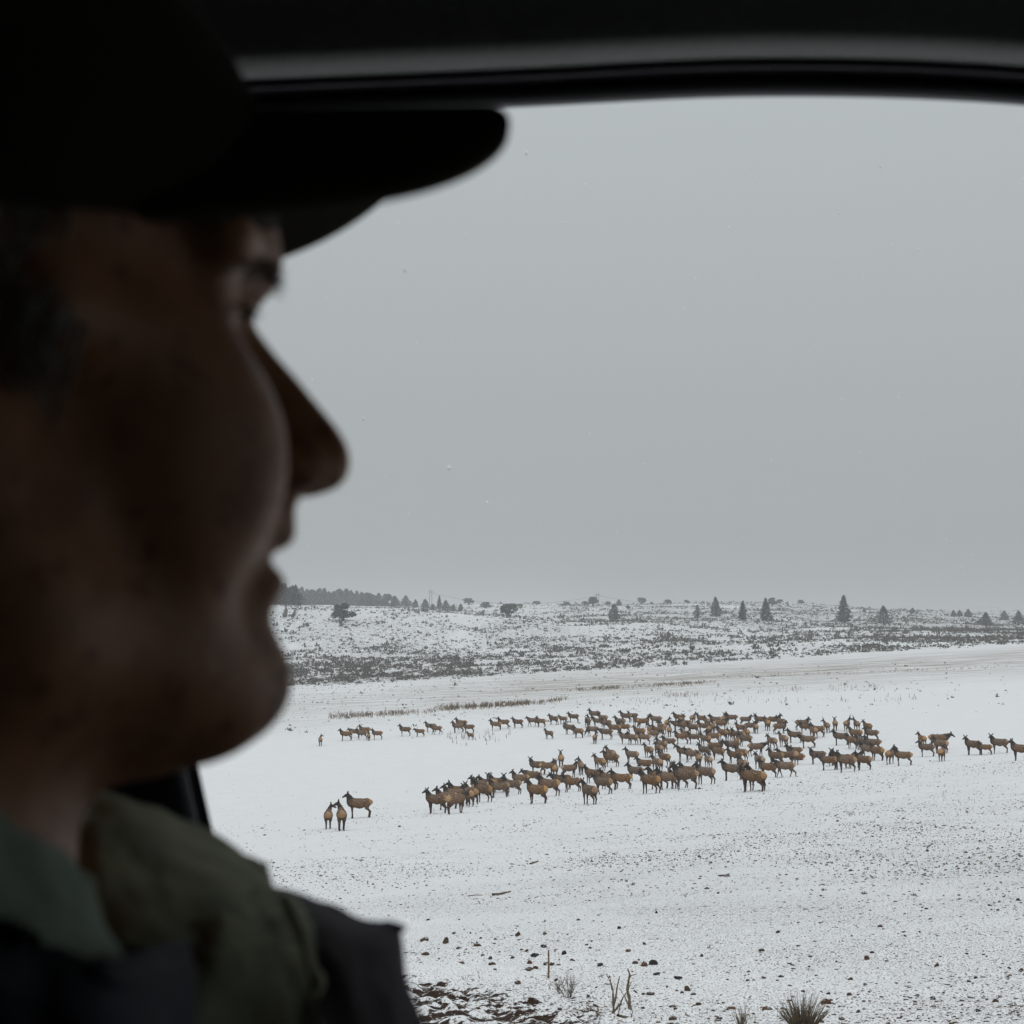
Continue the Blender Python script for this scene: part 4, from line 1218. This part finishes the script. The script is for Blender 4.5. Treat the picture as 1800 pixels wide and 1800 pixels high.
    for q in (-2.0, 0, 2.0):
        for a, b in ((tops[0], tops[1]), (tops[1], tops[1] + dv * 1.4 + Vector((0, 0, -3)))):
            pts = [a.lerp(b, k / 14) + Vector((q, q, -9 * (1 - (2 * k / 14 - 1) ** 2))) for k in range(15)]
            tube(V, Fc, pts, [0.035] * 15, 4)
    tag(link('power_line', mesh_tubes('power_line', V, Fc), m_pole), 'thin sagging wires of the power line strung above the skyline', 'wire')

# ------------------------------------------------------------------ brush, weeds and grass
def shrub_cloud(name, X, Y, S, mat, nleaf=9, seed=0, flat=0.8):
    """low shrubs as clumps of small upright sprays rooted in the ground"""
    r_ = np.random.default_rng(seed)
    n = len(X)
    Z = terrain(X, Y)
    cx = np.repeat(X, nleaf); cy = np.repeat(Y, nleaf); cz = np.repeat(Z, nleaf); s = np.repeat(S, nleaf)
    N = n * nleaf
    a = r_.random(N) * 2 * np.pi; q = np.sqrt(r_.random(N))
    px = cx + np.cos(a) * q * s; py = cy + np.sin(a) * q * s
    out = np.stack([np.cos(a) * q * 0.8, np.sin(a) * q * 0.8, np.full(N, 1.0)], 1)
    out /= np.linalg.norm(out, axis=1)[:, None]
    h = s * flat * r_.uniform(0.6, 1.25, N) * (1.1 - 0.55 * q)
    b = r_.random(N) * np.pi
    wv = np.stack([np.cos(b), np.sin(b), np.zeros(N)], 1) * (s * r_.uniform(0.16, 0.34, N))[:, None]
    base = np.stack([px * 0.6 + cx * 0.4, py * 0.6 + cy * 0.4, cz - 0.05], 1)
    tip = base + out * h[:, None] * 1.3
    mid = base + out * h[:, None] * 0.7
    V = np.concatenate([base, mid + wv, tip, mid - wv])
    k = np.arange(N)
    return mesh_np(name, V, np.stack([k, k + N, k + 2 * N, k + 3 * N], 1))

if 'sage' in PARTS:
    m_sage = mat_foliage('sagebrush', (0.085, 0.085, 0.072), (0.13, 0.125, 0.105), 0.55, 0.75, 1.25, 0.8)
    # hill brush: random places kept where the brush is dense
    n = 300000
    u = rng.uniform(-0.42, 0.42, n); lo_, hi_ = 360.0, 2200.0
    Yc = (lo_ ** -1.2 + rng.random(n) * (hi_ ** -1.2 - lo_ ** -1.2)) ** (-1 / 1.2)
    Xc = u * Yc
    patch = fbm(Xc / 9, Yc / 14, 51, 3)
    keep = rng.random(n) < sage_density(Xc, Yc) * np.clip((patch - 0.28) * 3.2, 0.04, 1) * 0.62
    Xc, Yc = Xc[keep], Yc[keep]
    S = rng.lognormal(-0.85, 0.5, len(Xc)) * np.interp(Yc, [360, 450, 900, 2000], [0.6, 1.0, 1.35, 2.2])
    me = shrub_cloud('sagebrush', Xc, Yc, S, m_sage, 7, 1, 0.85)
    tag(link('sagebrush', me, m_sage), kind='stuff')
    print('sage', len(Xc))
    # low growth scattered in the far field
    n = 4500
    pxs = rng.uniform(430, 1800, n); pys = rng.beta(1.2, 2.4, n)
    yy = 1195 + pys * 110 - (pxs - 450) * 0.028
    keep = rng.random(n) < np.interp(pxs, [450, 900, 1300, 1800], [0.95, 0.6, 0.3, 0.14])
    pts = np.array([ground_at(a, b)[:2] for a, b in zip(pxs[keep][:1900], yy[keep][:1900])])
    S = rng.lognormal(-1.9, 0.5, len(pts))
    tag(link('low_brush', shrub_cloud('low_brush', pts[:, 0], pts[:, 1], S, m_sage, 7, 2, 1.0), m_sage), kind='stuff')
    # stands of dry brown weeds: upright stalks
    m_weed = mat_foliage('dry_weeds', (0.13, 0.085, 0.05), (0.20, 0.15, 0.10), 0.1, 0.9, 1.4, 3)
    m_pale = mat_foliage('pale_dry_grass', (0.20, 0.165, 0.11), (0.30, 0.26, 0.19), 0.1, 0.9, 1.4, 3)
    def stalks(name, pts, hmin, hmax, wid, mat, seed):
        r_ = np.random.default_rng(seed)
        pts = np.array(pts); n = len(pts)
        z = terrain(pts[:, 0], pts[:, 1])
        h = r_.uniform(hmin, hmax, n) * r_.uniform(0.5, 1.1, n)
        a = r_.random(n) * np.pi
        w = np.stack([np.cos(a), np.sin(a), 0 * a], 1) * (wid * r_.uniform(0.5, 1.3, n))[:, None]
        b = np.stack([pts[:, 0], pts[:, 1], z - 0.04], 1)
        t_ = b + np.stack([r_.normal(0, 0.12, n) * h, r_.normal(0, 0.12, n) * h, h], 1)
        V = np.concatenate([b - w, b + w, t_ + w * 0.5, t_ - w * 0.5]); k = np.arange(n)
        tag(link(name, mesh_np(name, V, np.stack([k, k + n, k + 2 * n, k + 3 * n], 1)), mat), kind='stuff')
    def strip(n, x0, x1, y0, y1, sp0, sp1, seed):
        r_ = np.random.default_rng(seed)
        out = []
        xs = r_.uniform(x0, x1, n); dens = vnoise(xs / 14.0, xs * 0, seed)
        for x, d in zip(xs, dens):
            f = (x - x0) / (x1 - x0)
            if (d < 0.3 and r_.random() < 0.7) or r_.random() > min(1, 0.15 + 5 * min(f, 1 - f)): continue
            out.append(ground_at(x, y0 + (y1 - y0) * f + r_.normal(0, 1) * (sp0 + (sp1 - sp0) * f))[:2])
        return out
    stalks('dry_weeds', strip(900, 575, 735, 1261, 1253, 2.6, 2.0, 1) + strip(2400, 765, 960, 1247, 1235, 2.6, 1.5, 2) + strip(90, 730, 770, 1256, 1250, 3, 3, 3), 0.4, 0.95, 0.05, m_weed, 5)
    stalks('dry_weeds', strip(2000, 985, 1260, 1214, 1199, 1.8, 1.6, 4) + strip(260, 960, 1000, 1234, 1228, 2, 2, 6) + strip(300, 1250, 1800, 1192, 1172, 1.6, 1.2, 7), 0.25, 0.6, 0.06, m_weed, 6)
    stalks('dry_weeds', strip(110, 1158, 1262, 1224, 1222, 1.5, 1.5, 8) + strip(60, 1325, 1420, 1216, 1211, 3, 3, 9) + strip(70, 1430, 1560, 1213, 1210, 3, 3, 10) + strip(170, 980, 1480, 1238, 1229, 4, 4, 11) + strip(60, 1440, 1620, 1233, 1230, 3, 3, 12) + strip(110, 720, 900, 1300, 1296, 5, 5, 13), 0.45, 1.0, 0.045, m_weed, 7)
    tops_ = []
    r_ = np.random.default_rng(31)
    for k in range(700):
        x = r_.uniform(370, 1780); f_ = r_.random()
        y = 1300 + f_ * 150 - (x - 1000) * 0.05
        if vnoise(np.array([x / 60]), np.array([y / 12]), 4)[0] > 0.5: tops_.append(ground_at(x, y)[:2])
    stalks('grass_tips', tops_, 0.12, 0.4, 0.012, m_pale, 8)
    # stubble of grass and weed tips through the snow nearer by
    n = 9000
    u = rng.uniform(-0.36, 0.36, n); Yc = (14.0 ** -0.6 + rng.random(n) * (115.0 ** -0.6 - 14.0 ** -0.6)) ** (-1 / 0.6)
    Xc = u * Yc
    keep = fbm(Xc / 3.0, Yc / 4.5, 61, 3) > 0.53
    Xc, Yc = Xc[keep], Yc[keep]
    P2 = np.stack([Xc, Yc], 1)
    P2 = np.repeat(P2, 3, 0) + rng.normal(0, 0.04, (len(P2) * 3, 2))
    stalks('grass_tips', P2, 0.03, 0.085, 0.0035, m_pale, 9)

# ------------------------------------------------------------------ stones
def stone_mesh(seed):
    r_ = random.Random(seed)
    bm = bmesh.new()
    bmesh.ops.create_icosphere(bm, subdivisions=2, radius=1)
    cuts = [(Vector((r_.gauss(0, 1), r_.gauss(0, 1), r_.gauss(0.3, 0.8))).normalized(), r_.uniform(0.55, 0.85)) for _ in range(9)]
    for v in bm.verts:
        for n_, d_ in cuts:
            e = v.co.dot(n_) - d_
            if e > 0: v.co -= n_ * e
        v.co *= 1 + r_.uniform(-0.04, 0.04)
    me = bpy.data.meshes.new('stone'); bm.to_mesh(me); bm.free()
    return me

if 'stones' in PARTS:
    def m_stone(name, c1, c2):
        t = NT(name)
        c = t.mix(t.rng(t.noise(3, 4), 0.3, 0.7), c1, c2)
        t.col(t.mix(up_snow(t, 1.2, 1.33, 2.5, 0.9), c, SNOW))
        t.b.inputs['Roughness'].default_value = 0.85
        t.bump(t.noise(9, 4), 0.6, 0.03)
        return t.m
    mats = {'reddish brown': m_stone('red_stone', (0.14, 0.065, 0.038), (0.075, 0.040, 0.026)), 'brown': m_stone('brown_stone', (0.12, 0.082, 0.05), (0.06, 0.042, 0.03)), 'dark': m_stone('dark_stone', (0.05, 0.042, 0.036), (0.03, 0.026, 0.024))}
    sm = {k: [] for k in mats}
    for k in mats:
        for q in range(6):
            m = stone_mesh(q * 7 + len(k)); m.materials.append(mats[k]); sm[k].append(m)
    A = [(275, 828, 34, 34, 'b'), (150, 838, 50, 14, 'b'), (690, 792, 32, 24, 'b'), (845, 787, 28, 13, 'b'), (835, 862, 35, 13, 'd'), (740, 885, 27, 14, 'b'), (785, 920, 50, 15, 'd'), (955, 910, 25, 20, 'd'), (530, 925, 22, 17, 'b'), (365, 952, 45, 20, 'r'), (757, 955, 28, 18, 'r'), (790, 985, 30, 20, 'b'), (755, 998, 55, 16, 'b'),
         (885, 965, 34, 22, 'b'), (845, 968, 20, 18, 'b'), (160, 912, 46, 14, 'b'), (655, 930, 22, 14, 'b'), (487, 918, 24, 13, 'b'), (1160, 958, 34, 13, 'b'), (1162, 976, 30, 14, 'd'), (1365, 957, 32, 16, 'b'), (1415, 970, 38, 28, 'r'), (1465, 962, 50, 26, 'd'), (1325, 900, 30, 13, 'r'), (1385, 938, 18, 11, 'r'), (1415, 860, 24, 12, 'b'), (1270, 758, 22, 12, 'd'),
         (1748, 912, 20, 16, 'b'), (1488, 1030, 38, 12, 'd'), (1610, 1040, 46, 20, 'd'), (1665, 1105, 40, 34, 'b'), (1700, 1133, 30, 16, 'b'), (1455, 1142, 46, 15, 'b'), (1360, 1128, 40, 16, 'd'), (1578, 1205, 40, 14, 'b'), (1730, 1197, 34, 18, 'b'), (1580, 1280, 46, 24, 'b'), (910, 1050, 20, 12, 'd'), (685, 1072, 36, 18, 'b'), (1000, 945, 35, 10, 'b'),
         (345, 873, 26, 12, 'b'), (455, 858, 46, 12, 'b'), (320, 785, 26, 11, 'd'), (475, 812, 18, 10, 'b'), (540, 975, 42, 10, 'b'), (175, 708, 22, 10, 'd'), (1485, 670, 16, 14, 'd'), (710, 878, 20, 12, 'b'), (1105, 862, 18, 9, 'd'), (1085, 853, 20, 8, 'b'), (1150, 687, 16, 6, 'd'), (350, 712, 12, 6, 'b'), (8, 170, 16, 11, 'b'), (1412, 1142, 24, 12, 'b'), (1635, 1130, 20, 12, 'b'), (640, 1100, 22, 10, 'b')]
    B_ = [(977, 747, 28, 14, 'r'), (898, 935, 32, 22, 'r'), (295, 890, 28, 15, 'b'), (388, 787, 25, 14, 'd'), (1303, 978, 28, 16, 'b'), (930, 898, 24, 10, 'd'), (215, 1073, 36, 14, 'b'), (325, 1213, 52, 16, 'r'), (110, 1213, 60, 24, 'r'), (48, 1270, 40, 14, 'b'), (415, 1238, 36, 18, 'b'), (665, 1172, 50, 26, 'r'), (675, 1135, 24, 12, 'd'), (797, 1143, 26, 16, 'b'),
          (850, 1238, 26, 14, 'b'), (755, 1275, 42, 10, 'b'), (1470, 908, 20, 8, 'd'), (1525, 1050, 20, 14, 'd'), (1485, 1068, 24, 12, 'b'), (1640, 1176, 32, 22, 'b'), (1667, 1162, 30, 12, 'b'), (1770, 1250, 22, 12, 'b'), (1788, 1015, 30, 14, 'b'), (1715, 980, 22, 12, 'd'), (1280, 1165, 36, 16, 'd'), (1190, 1140, 22, 10, 'b'), (1540, 1228, 36, 10, 'd'), (1487, 1157, 24, 10, 'b'),
          (1340, 1135, 18, 10, 'd'), (1600, 627, 16, 12, 'd'), (1770, 590, 22, 12, 'd'), (565, 973, 20, 8, 'd'), (405, 1038, 32, 12, 'd'), (805, 1043, 32, 14, 'b'), (890, 1088, 28, 10, 'd'), (1525, 1290, 32, 12, 'b'), (1290, 1306, 22, 10, 'b'), (1440, 1178, 22, 8, 'b'), (530, 1118, 22, 12, 'b'), (635, 1130, 18, 9, 'd'), (452, 1182, 34, 12, 'b'), (245, 1250, 18, 10, 'd'), (90, 458, 36, 8, 'd'), (805, 424, 24, 10, 'd')]
    ST = [(700 + a / 3.273, 1400 + b / 3.273, w / 3.273, h / 3.273, k) for a, b, w, h, k in A] + [(1250 + a / 3.273, 1400 + b / 3.273, w / 3.273, h / 3.273, k) for a, b, w, h, k in B_]
    kn = {'r': 'reddish brown', 'b': 'brown', 'd': 'dark'}
    bands = {}
    for s_ in sorted(ST):
        x, y = s_[0], s_[1]
        col_ = 'left of the wooden stake' if x < 955 else 'between the stake and the forked stalks' if x < 1085 else 'between forked stalks and small tuft' if x < 1285 else 'above and beside the big dry bush' if x < 1475 else 'right of the big dry bush'
        row_ = 'upper' if y < 1640 else 'middle' if y < 1700 else 'lower'
        bands.setdefault((row_, col_), []).append(s_)
    for (row_, col_), L_ in bands.items():
        for i, (x, y, w, h, k) in enumerate(L_):
            g = ground_at(x, y + h * 0.5)
            sc_ = g.y / F
            o = bpy.data.objects.new('stone', random.choice(sm[kn[k]]))
            sc.collection.objects.link(o)
            W_ = w * sc_ * 0.62; Hh = max(h * 0.95, w * 0.34) * sc_
            o.scale = (W_, W_ * random.uniform(0.7, 1.0), Hh)
            o.location = g + Vector((0, W_ * 0.4, Hh * 0.15))
            o.rotation_euler = (random.uniform(-.2, .2), random.uniform(-.2, .2), random.choice((0, 3.14)) + random.uniform(-.4, .4))
            size = 'larger ' if w > 12 else 'small '
            q = i + 1
            suf = 'th' if 10 < q % 100 < 14 else {1: 'st', 2: 'nd', 3: 'rd'}.get(q % 10, 'th')
            tag(o, f"{size}{kn[k]} stone, {q}{suf} from left, {row_} ground {col_}", 'stone', 'stones lying in the snow of the near field')
    # pebbles and clods too many to count
    V, Fc = [], []
    n = 0
    r_ = np.random.default_rng(5)
    base = []
    for k in range(5):
        m = stone_mesh(100 + k)
        co = np.empty(len(m.vertices) * 3, dtype=np.float32); m.vertices.foreach_get('co', co)
        fi = np.empty(len(m.polygons) * 3, dtype=np.int32); m.polygons.foreach_get('vertices', fi)
        base.append((co.reshape(-1, 3), fi.reshape(-1, 3)))
    bm = bmesh.new(); bmesh.ops.create_icosphere(bm, subdivisions=1, radius=1)
    ico = np.array([v.co[:] for v in bm.verts]); icf = np.array([[v.index for v in f.verts] for f in bm.faces]); bm.free()
    n = 20000
    u = r_.uniform(-0.36, 0.36, n); Yc = (13.0 ** -1.3 + r_.random(n) * (120.0 ** -1.3 - 13.0 ** -1.3)) ** (-1 / 1.3)
    Xc = u * Yc
    k = fbm(Xc / 2.2, Yc / 3.0, 91, 3)
    keep = r_.random(n) < np.clip((k - 0.36) * 3.0, 0.05, 1)
    Xc, Yc = Xc[keep], Yc[keep]
    Zc = terrain(Xc, Yc) + relief(Xc, Yc)[0]
    m_ = len(Xc)
    S = np.minimum(r_.lognormal(-5.2, 0.72, m_), 0.017) * np.interp(Yc, [13, 40, 120], [1.0, 1.5, 2.7])
    jit = 1 + r_.uniform(-0.25, 0.25, (m_, len(ico), 1))
    sx = np.stack([S * r_.uniform(0.8, 1.9, m_), S * r_.uniform(0.8, 1.5, m_), S * r_.uniform(0.5, 1.1, m_)], 1)
    V = (ico[None] * jit * sx[:, None, :] + np.stack([Xc, Yc, Zc + S * 0.1], 1)[:, None, :]).reshape(-1, 3)
    Fc = (icf[None] + (np.arange(m_) * len(ico))[:, None, None]).reshape(-1, 3)
    tag(link('pebbles', mesh_np('pebbles', V, Fc), mats['brown']), kind='stuff')

if 'stones' in PARTS:
    r_ = np.random.default_rng(15)
    n = 62000
    u = r_.uniform(-0.36, 0.36, n); Yc = (30.0 ** -0.9 + r_.random(n) * (190.0 ** -0.9 - 30.0 ** -0.9)) ** (-1 / 0.9)
    Xc = u * Yc
    k = fbm(Xc / 5.0, Yc / 11.0, 191, 4)
    pxv = 900 + F * u
    dens = np.interp(Yc, [30, 60, 110, 128, 150, 190], [0.7, 1.0, 1.0, 0.9, 0.7, 0.35]) * np.interp(pxv, [300, 700, 1000, 1800], [0.25, 0.5, 0.9, 1.15])
    keep = r_.random(n) < np.clip((k - 0.30) * 2.8, 0.08, 1) * dens
    Xc, Yc = Xc[keep], Yc[keep]; m_ = len(Xc)
    Zc = terrain(Xc, Yc) + relief(Xc, Yc)[0]
    o8 = np.array([(1, 0, 0), (-1, 0, 0), (0, 1, 0), (0, -1, 0), (0, 0, 1), (0, 0, -1)], float)
    f8 = np.array([(0, 2, 4), (2, 1, 4), (1, 3, 4), (3, 0, 4), (2, 0, 5), (1, 2, 5), (3, 1, 5), (0, 3, 5)])
    S = r_.lognormal(-4.2, 0.45, m_) * np.interp(Yc, [30, 60, 110, 190], [0.55, 0.95, 1.3, 1.5])
    sx = np.stack([S * r_.uniform(0.8, 2.0, m_), S * r_.uniform(0.8, 1.6, m_), S * r_.uniform(0.6, 1.2, m_)], 1)
    V = (o8[None] * (1 + r_.uniform(-0.35, 0.35, (m_, 6, 1))) * sx[:, None, :] + np.stack([Xc, Yc, Zc + S * 0.2], 1)[:, None, :]).reshape(-1, 3)
    Fc = (f8[None] + (np.arange(m_) * 6)[:, None, None]).reshape(-1, 3)
    t = NT('frozen_clods')
    t.col(t.mix(t.rng(t.noise(0.7, 3), 0.35, 0.65), (0.07, 0.052, 0.038), (0.16, 0.135, 0.10)))
    t.b.inputs['Roughness'].default_value = 0.9
    tag(link('clods_and_stubble', mesh_np('clods_and_stubble', V, Fc), t.m), kind='stuff')
    print('clods', m_)

# ------------------------------------------------------------------ dead plants, sticks and the stake in the foreground
if 'plants' in PARTS:
    m_twig = simple('dry_twig', (0.155, 0.120, 0.083), (0.09, 0.07, 0.05), 40, 0.9, 0.3, 0.001)
    m_twig2 = simple('pale_twig', (0.19, 0.145, 0.095), (0.11, 0.085, 0.058), 40, 0.9, 0.3, 0.001)
    m_wood = simple('stake_wood', (0.19, 0.13, 0.08), (0.11, 0.075, 0.05), 30, 0.85, 0.4, 0.002)
    pr = random.Random(5)
    def branch(V, Fc, a, d, L, r, depth, wig=0.25):
        pts = [np.array(a)]; dd = np.array(d, float)
        for k in range(4):
            dd = dd + np.array([pr.gauss(0, wig) for _ in range(3)]) * 0.5
            dd /= np.linalg.norm(dd)
            pts.append(pts[-1] + dd * L / 4)
        tube(V, Fc, pts, [r, r * .85, r * .7, r * .5, r * .3], 5)
        if depth > 0:
            for k in range(2 + (pr.random() < 0.6)):
                q = pts[pr.choice((1, 2, 3))]
                nd = dd + np.array([pr.gauss(0, 0.6), pr.gauss(0, 0.6), pr.uniform(0.1, 0.8)])
                branch(V, Fc, q, nd / np.linalg.norm(nd), L * pr.uniform(0.4, 0.65), r * 0.6, depth - 1, wig)
    def plant(name, x, y, hpx, spread, n, depth, mat, label, cat, rr=0.003, group=None, wig=0.25, droop=0.0):
        g = ground_at(x, y)
        s = g.y / F
        V, Fc = [], []
        for _ in range(n):
            a = pr.uniform(0, 6.28); q = math.sqrt(pr.random())
            dx, dy = math.cos(a) * q, math.sin(a) * q
            L = hpx * s * pr.uniform(0.6, 1.05) * (1 - 0.25 * q)
            branch(V, Fc, (dx * spread * s * 0.25, dy * spread * s * 0.25, -0.01), np.array((dx * spread / hpx, dy * spread / hpx * 0.8, 1.0)) / np.linalg.norm((dx * spread / hpx, dy * spread / hpx * 0.8, 1.0)), L, rr * pr.uniform(0.7, 1.2), depth, wig)
        o = link(name, mesh_tubes(name, V, Fc), mat)
        o.location = g
        tag(o, label, cat, group)
        return o
    plant('dry_bush', 1411, 1808, 72, 66, 190, 0, m_twig, 'large dense dry bush of upright grey-brown stems at the bottom edge', 'bush', 0.0032, wig=0.12)
    plant('dry_bush', 1408, 1808, 46, 46, 90, 1, m_twig2, 'low tangled growth inside the large dry bush at the bottom edge', 'bush', 0.0022, wig=0.3)
    plant('dry_tuft', 1304, 1808, 48, 18, 44, 0, m_twig2, 'narrow tuft of pale stems at the bottom edge left of the large bush', 'plant', 0.0030, wig=0.10)
    plant('twiggy_shrub', 998, 1758, 46, 26, 20, 2, m_twig, 'leafless twiggy shrub right of the wooden stake', 'shrub', 0.0028, wig=0.35)
    plant('twiggy_shrub', 984, 1752, 30, 18, 10, 1, m_twig, 'low half of twigs at the left foot of the leafless shrub', 'shrub', 0.0024, wig=0.35)
    plant('withered_clump', 1050, 1800, 26, 20, 12, 1, m_twig2, 'snow covered withered clump bent over, left of the forked stalk', 'plant', 0.003, wig=0.6)
    plant('grass_clump', 1246, 1668, 10, 6, 9, 0, m_twig2, 'tiny clump of upright grass far right of the forked stalks', 'plant', 0.004)
    plant('grass_clump', 818, 1720, 16, 10, 9, 0, m_twig2, 'short grass clump at the left, above the bare soil', 'plant', 0.003)
    plant('weed_stem', 845, 1722, 20, 5, 2, 1, m_twig2, 'thin forked weed stem above the bare soil', 'plant', 0.003)
    plant('weed_stem', 767, 1712, 18, 2, 1, 0, m_twig2, 'single thin weed stem near the jacket, above the bare soil', 'plant', 0.003)
    plant('weed_stem', 870, 1732, 16, 6, 3, 0, m_twig2, 'pair of thin slanting weed stems right of the forked one', 'plant', 0.0026)
    for x, y, hp, lab in ((1112, 1556, 7, 'faint grass tuft on the slope below the front row of elk'), (1520, 1572, 8, 'grass tuft in the middle of the near slope at right'), (1606, 1576, 8, 'wide thin grass tuft at right on the near slope'), (1448, 1566, 6, 'grass tuft left of the slope middle tuft'), (900, 1520, 5, 'grass tuft by the two fallen sticks')):
        plant('grass_tuft', x, y, hp, hp * 1.3, 26, 0, m_twig2, lab, 'plant', 0.006)
    # forked dead stalks
    def stalk(x, y, segs, label):
        g = ground_at(x, y); s = g.y / F
        V, Fc = [], []
        for pts, r0, r1 in segs:
            q = [((px - x) * s, pr.uniform(-0.02, 0.02) + 0.006 * k, (y - py) * s) for k, (px, py) in enumerate(pts)]
            n_ = len(q)
            fine = crv(q, n_ * 3)
            fine = fine + np.array([[pr.gauss(0, 0.003), 0, pr.gauss(0, 0.002)] for _ in fine])
            tube(V, Fc, fine, [(r0 + (r1 - r0) * k / (len(fine) - 1)) * s * pr.uniform(0.85, 1.2) for k in range(len(fine))], 6)
        o = link('dead_stalk', mesh_tubes('dead_stalk', V, Fc), m_twig2); o.location = g
        tag(o, label, 'plant', 'forked dead stalks at the bottom of the field')
    stalk(1108, 1775, [([(1108, 1777), (1106, 1755), (1104, 1735), (1107, 1717), (1104, 1705)], 3.2, 1.0), ([(1107, 1718), (1113, 1716), (1118, 1714)], 1.0, 0.5), ([(1105, 1765), (1098, 1752), (1090, 1738)], 1.2, 0.5), ([(1104, 1740), (1110, 1728)], 1.2, 0.6)], 'taller forked dead stalk, right one of the two at the bottom')
    stalk(1077, 1795, [([(1077, 1797), (1079, 1775), (1084, 1750), (1089, 1724)], 2.6, 0.8), ([(1079, 1775), (1077, 1745), (1073, 1732), (1067, 1720)], 1.8, 0.7), ([(1078, 1785), (1090, 1768), (1100, 1752)], 2.0, 0.8), ([(1084, 1750), (1086, 1735)], 1.0, 0.5), ([(1075, 1745), (1074, 1725)], 0.9, 0.4), ([(1090, 1768), (1087, 1790)], 1.2, 0.6)], 'branching dead stalk, left one of the two at the bottom')
    # wooden stake
    g = ground_at(964, 1719); s = g.y / F
    V, Fc = [], []
    tube(V, Fc, [(0, 0, -0.05), (0.004, 0, 0.14), (0.003, 0, 47 * s)], [1.9 * s, 1.7 * s, 1.4 * s], 7)
    o = link('wooden_stake', mesh_tubes('wooden_stake', V, Fc, False), m_wood); o.location = g
    tag(o, 'short upright wooden stake stuck in the snow among brown stones', 'stake')
    # fallen sticks
    for pts, r0, lab in (([(866, 1576), (878, 1574), (892, 1571), (898, 1569)], 2.2, 'thick dark fallen stick on the snow, longest of the near slope'), ([(822, 1576), (835, 1575), (848, 1576)], 0.9, 'thin fallen stick left of the thick dark one'),
                         ([(932, 1519), (940, 1517), (946, 1515)], 1.5, 'short fallen stick above the thick dark one'), ([(1264, 1541), (1274, 1540), (1282, 1538)], 1.5, 'short dark fallen stick on the slope below the herd'),
                         ([(1086, 1797), (1098, 1795), (1110, 1793), (1112, 1780)], 2.6, 'dark bent branch lying at the foot of the forked stalks')):
        g = ground_at(*pts[0])
        q = [ground_at(*p) + Vector((0, 0, 0.02)) - g for p in pts]
        if lab.startswith('dark bent'): q[-1] = q[-2] + Vector((0.01, 0, 0.06))
        V, Fc = [], []
        s = g.y / F
        tube(V, Fc, [tuple(v) for v in q], [r0 * s, r0 * s * 0.9, r0 * s * 0.7, r0 * s * 0.35][:len(q)], 6)
        o = link('fallen_stick', mesh_tubes('fallen_stick', V, Fc), m_twig); o.location = g
        tag(o, lab, 'stick')

# ------------------------------------------------------------------ falling snow
if 'flakes' in PARTS:
    r_ = np.random.default_rng(12)
    n = 6500
    Yc = r_.uniform(2.0, 45, n); Xc = r_.uniform(-0.6, 0.6, n) * Yc; Zc = r_.uniform(-1.2, 0.7, n) * np.minimum(Yc, 9)
    ok = Zc > terrain(Xc, Yc) + 0.1
    C = np.stack([Xc, Yc, Zc], 1)[ok]
    C = np.concatenate([C, [P(712, 475, 1.35), P(638, 737, 1.7), P(925, 270, 1.9), P(1495, 1430, 1.5), P(1664, 950, 2.6), P(1688, 998, 2.9)]]); n = len(C)
    o8 = np.array([(1, 0, 0), (-1, 0, 0), (0, 1, 0), (0, -1, 0), (0, 0, 1), (0, 0, -1)], float)
    f8 = np.array([(0, 2, 4), (2, 1, 4), (1, 3, 4), (3, 0, 4), (2, 0, 5), (1, 2, 5), (3, 1, 5), (0, 3, 5)])
    S = r_.uniform(0.0011, 0.0030, (n, 1, 1)) * (1 + 0.5 * r_.random((n, 6, 1)))
    V = (o8[None] * S + C[:, None, :]).reshape(-1, 3)
    Fc = (f8[None] + (np.arange(n) * 6)[:, None, None]).reshape(-1, 3)
    m_fl = NT('snow_flake'); m_fl.col((0.85, 0.87, 0.9)); m_fl.b.inputs['Roughness'].default_value = 0.9
    tag(link('falling_snow', mesh_np('falling_snow', V, Fc), m_fl.m), kind='stuff')

# ------------------------------------------------------------------ the hazy air
if 'haze' in PARTS:
    bm = bmesh.new(); bmesh.ops.create_cube(bm, size=1)
    lo, hi = (-9700, -9700, -120), (9700, 9700, 130)
    for v in bm.verts:
        v.co = Vector([lo[q] + (v.co[q] + 0.5) * (hi[q] - lo[q]) for q in range(3)])
    me = bpy.data.meshes.new('haze'); bm.to_mesh(me); bm.free()
    m = bpy.data.materials.new('haze'); m.use_nodes = True; nt_ = m.node_tree; nt_.nodes.clear()
    out_ = nt_.nodes.new('ShaderNodeOutputMaterial'); pv = nt_.nodes.new('ShaderNodeVolumePrincipled')
    pv.inputs['Color'].default_value = (0.80, 0.82, 0.83, 1)
    pv.inputs['Density'].default_value = 0.00034
    nt_.links.new(pv.outputs[0], out_.inputs['Volume'])
    tag(link('haze', me, m), kind='stuff')
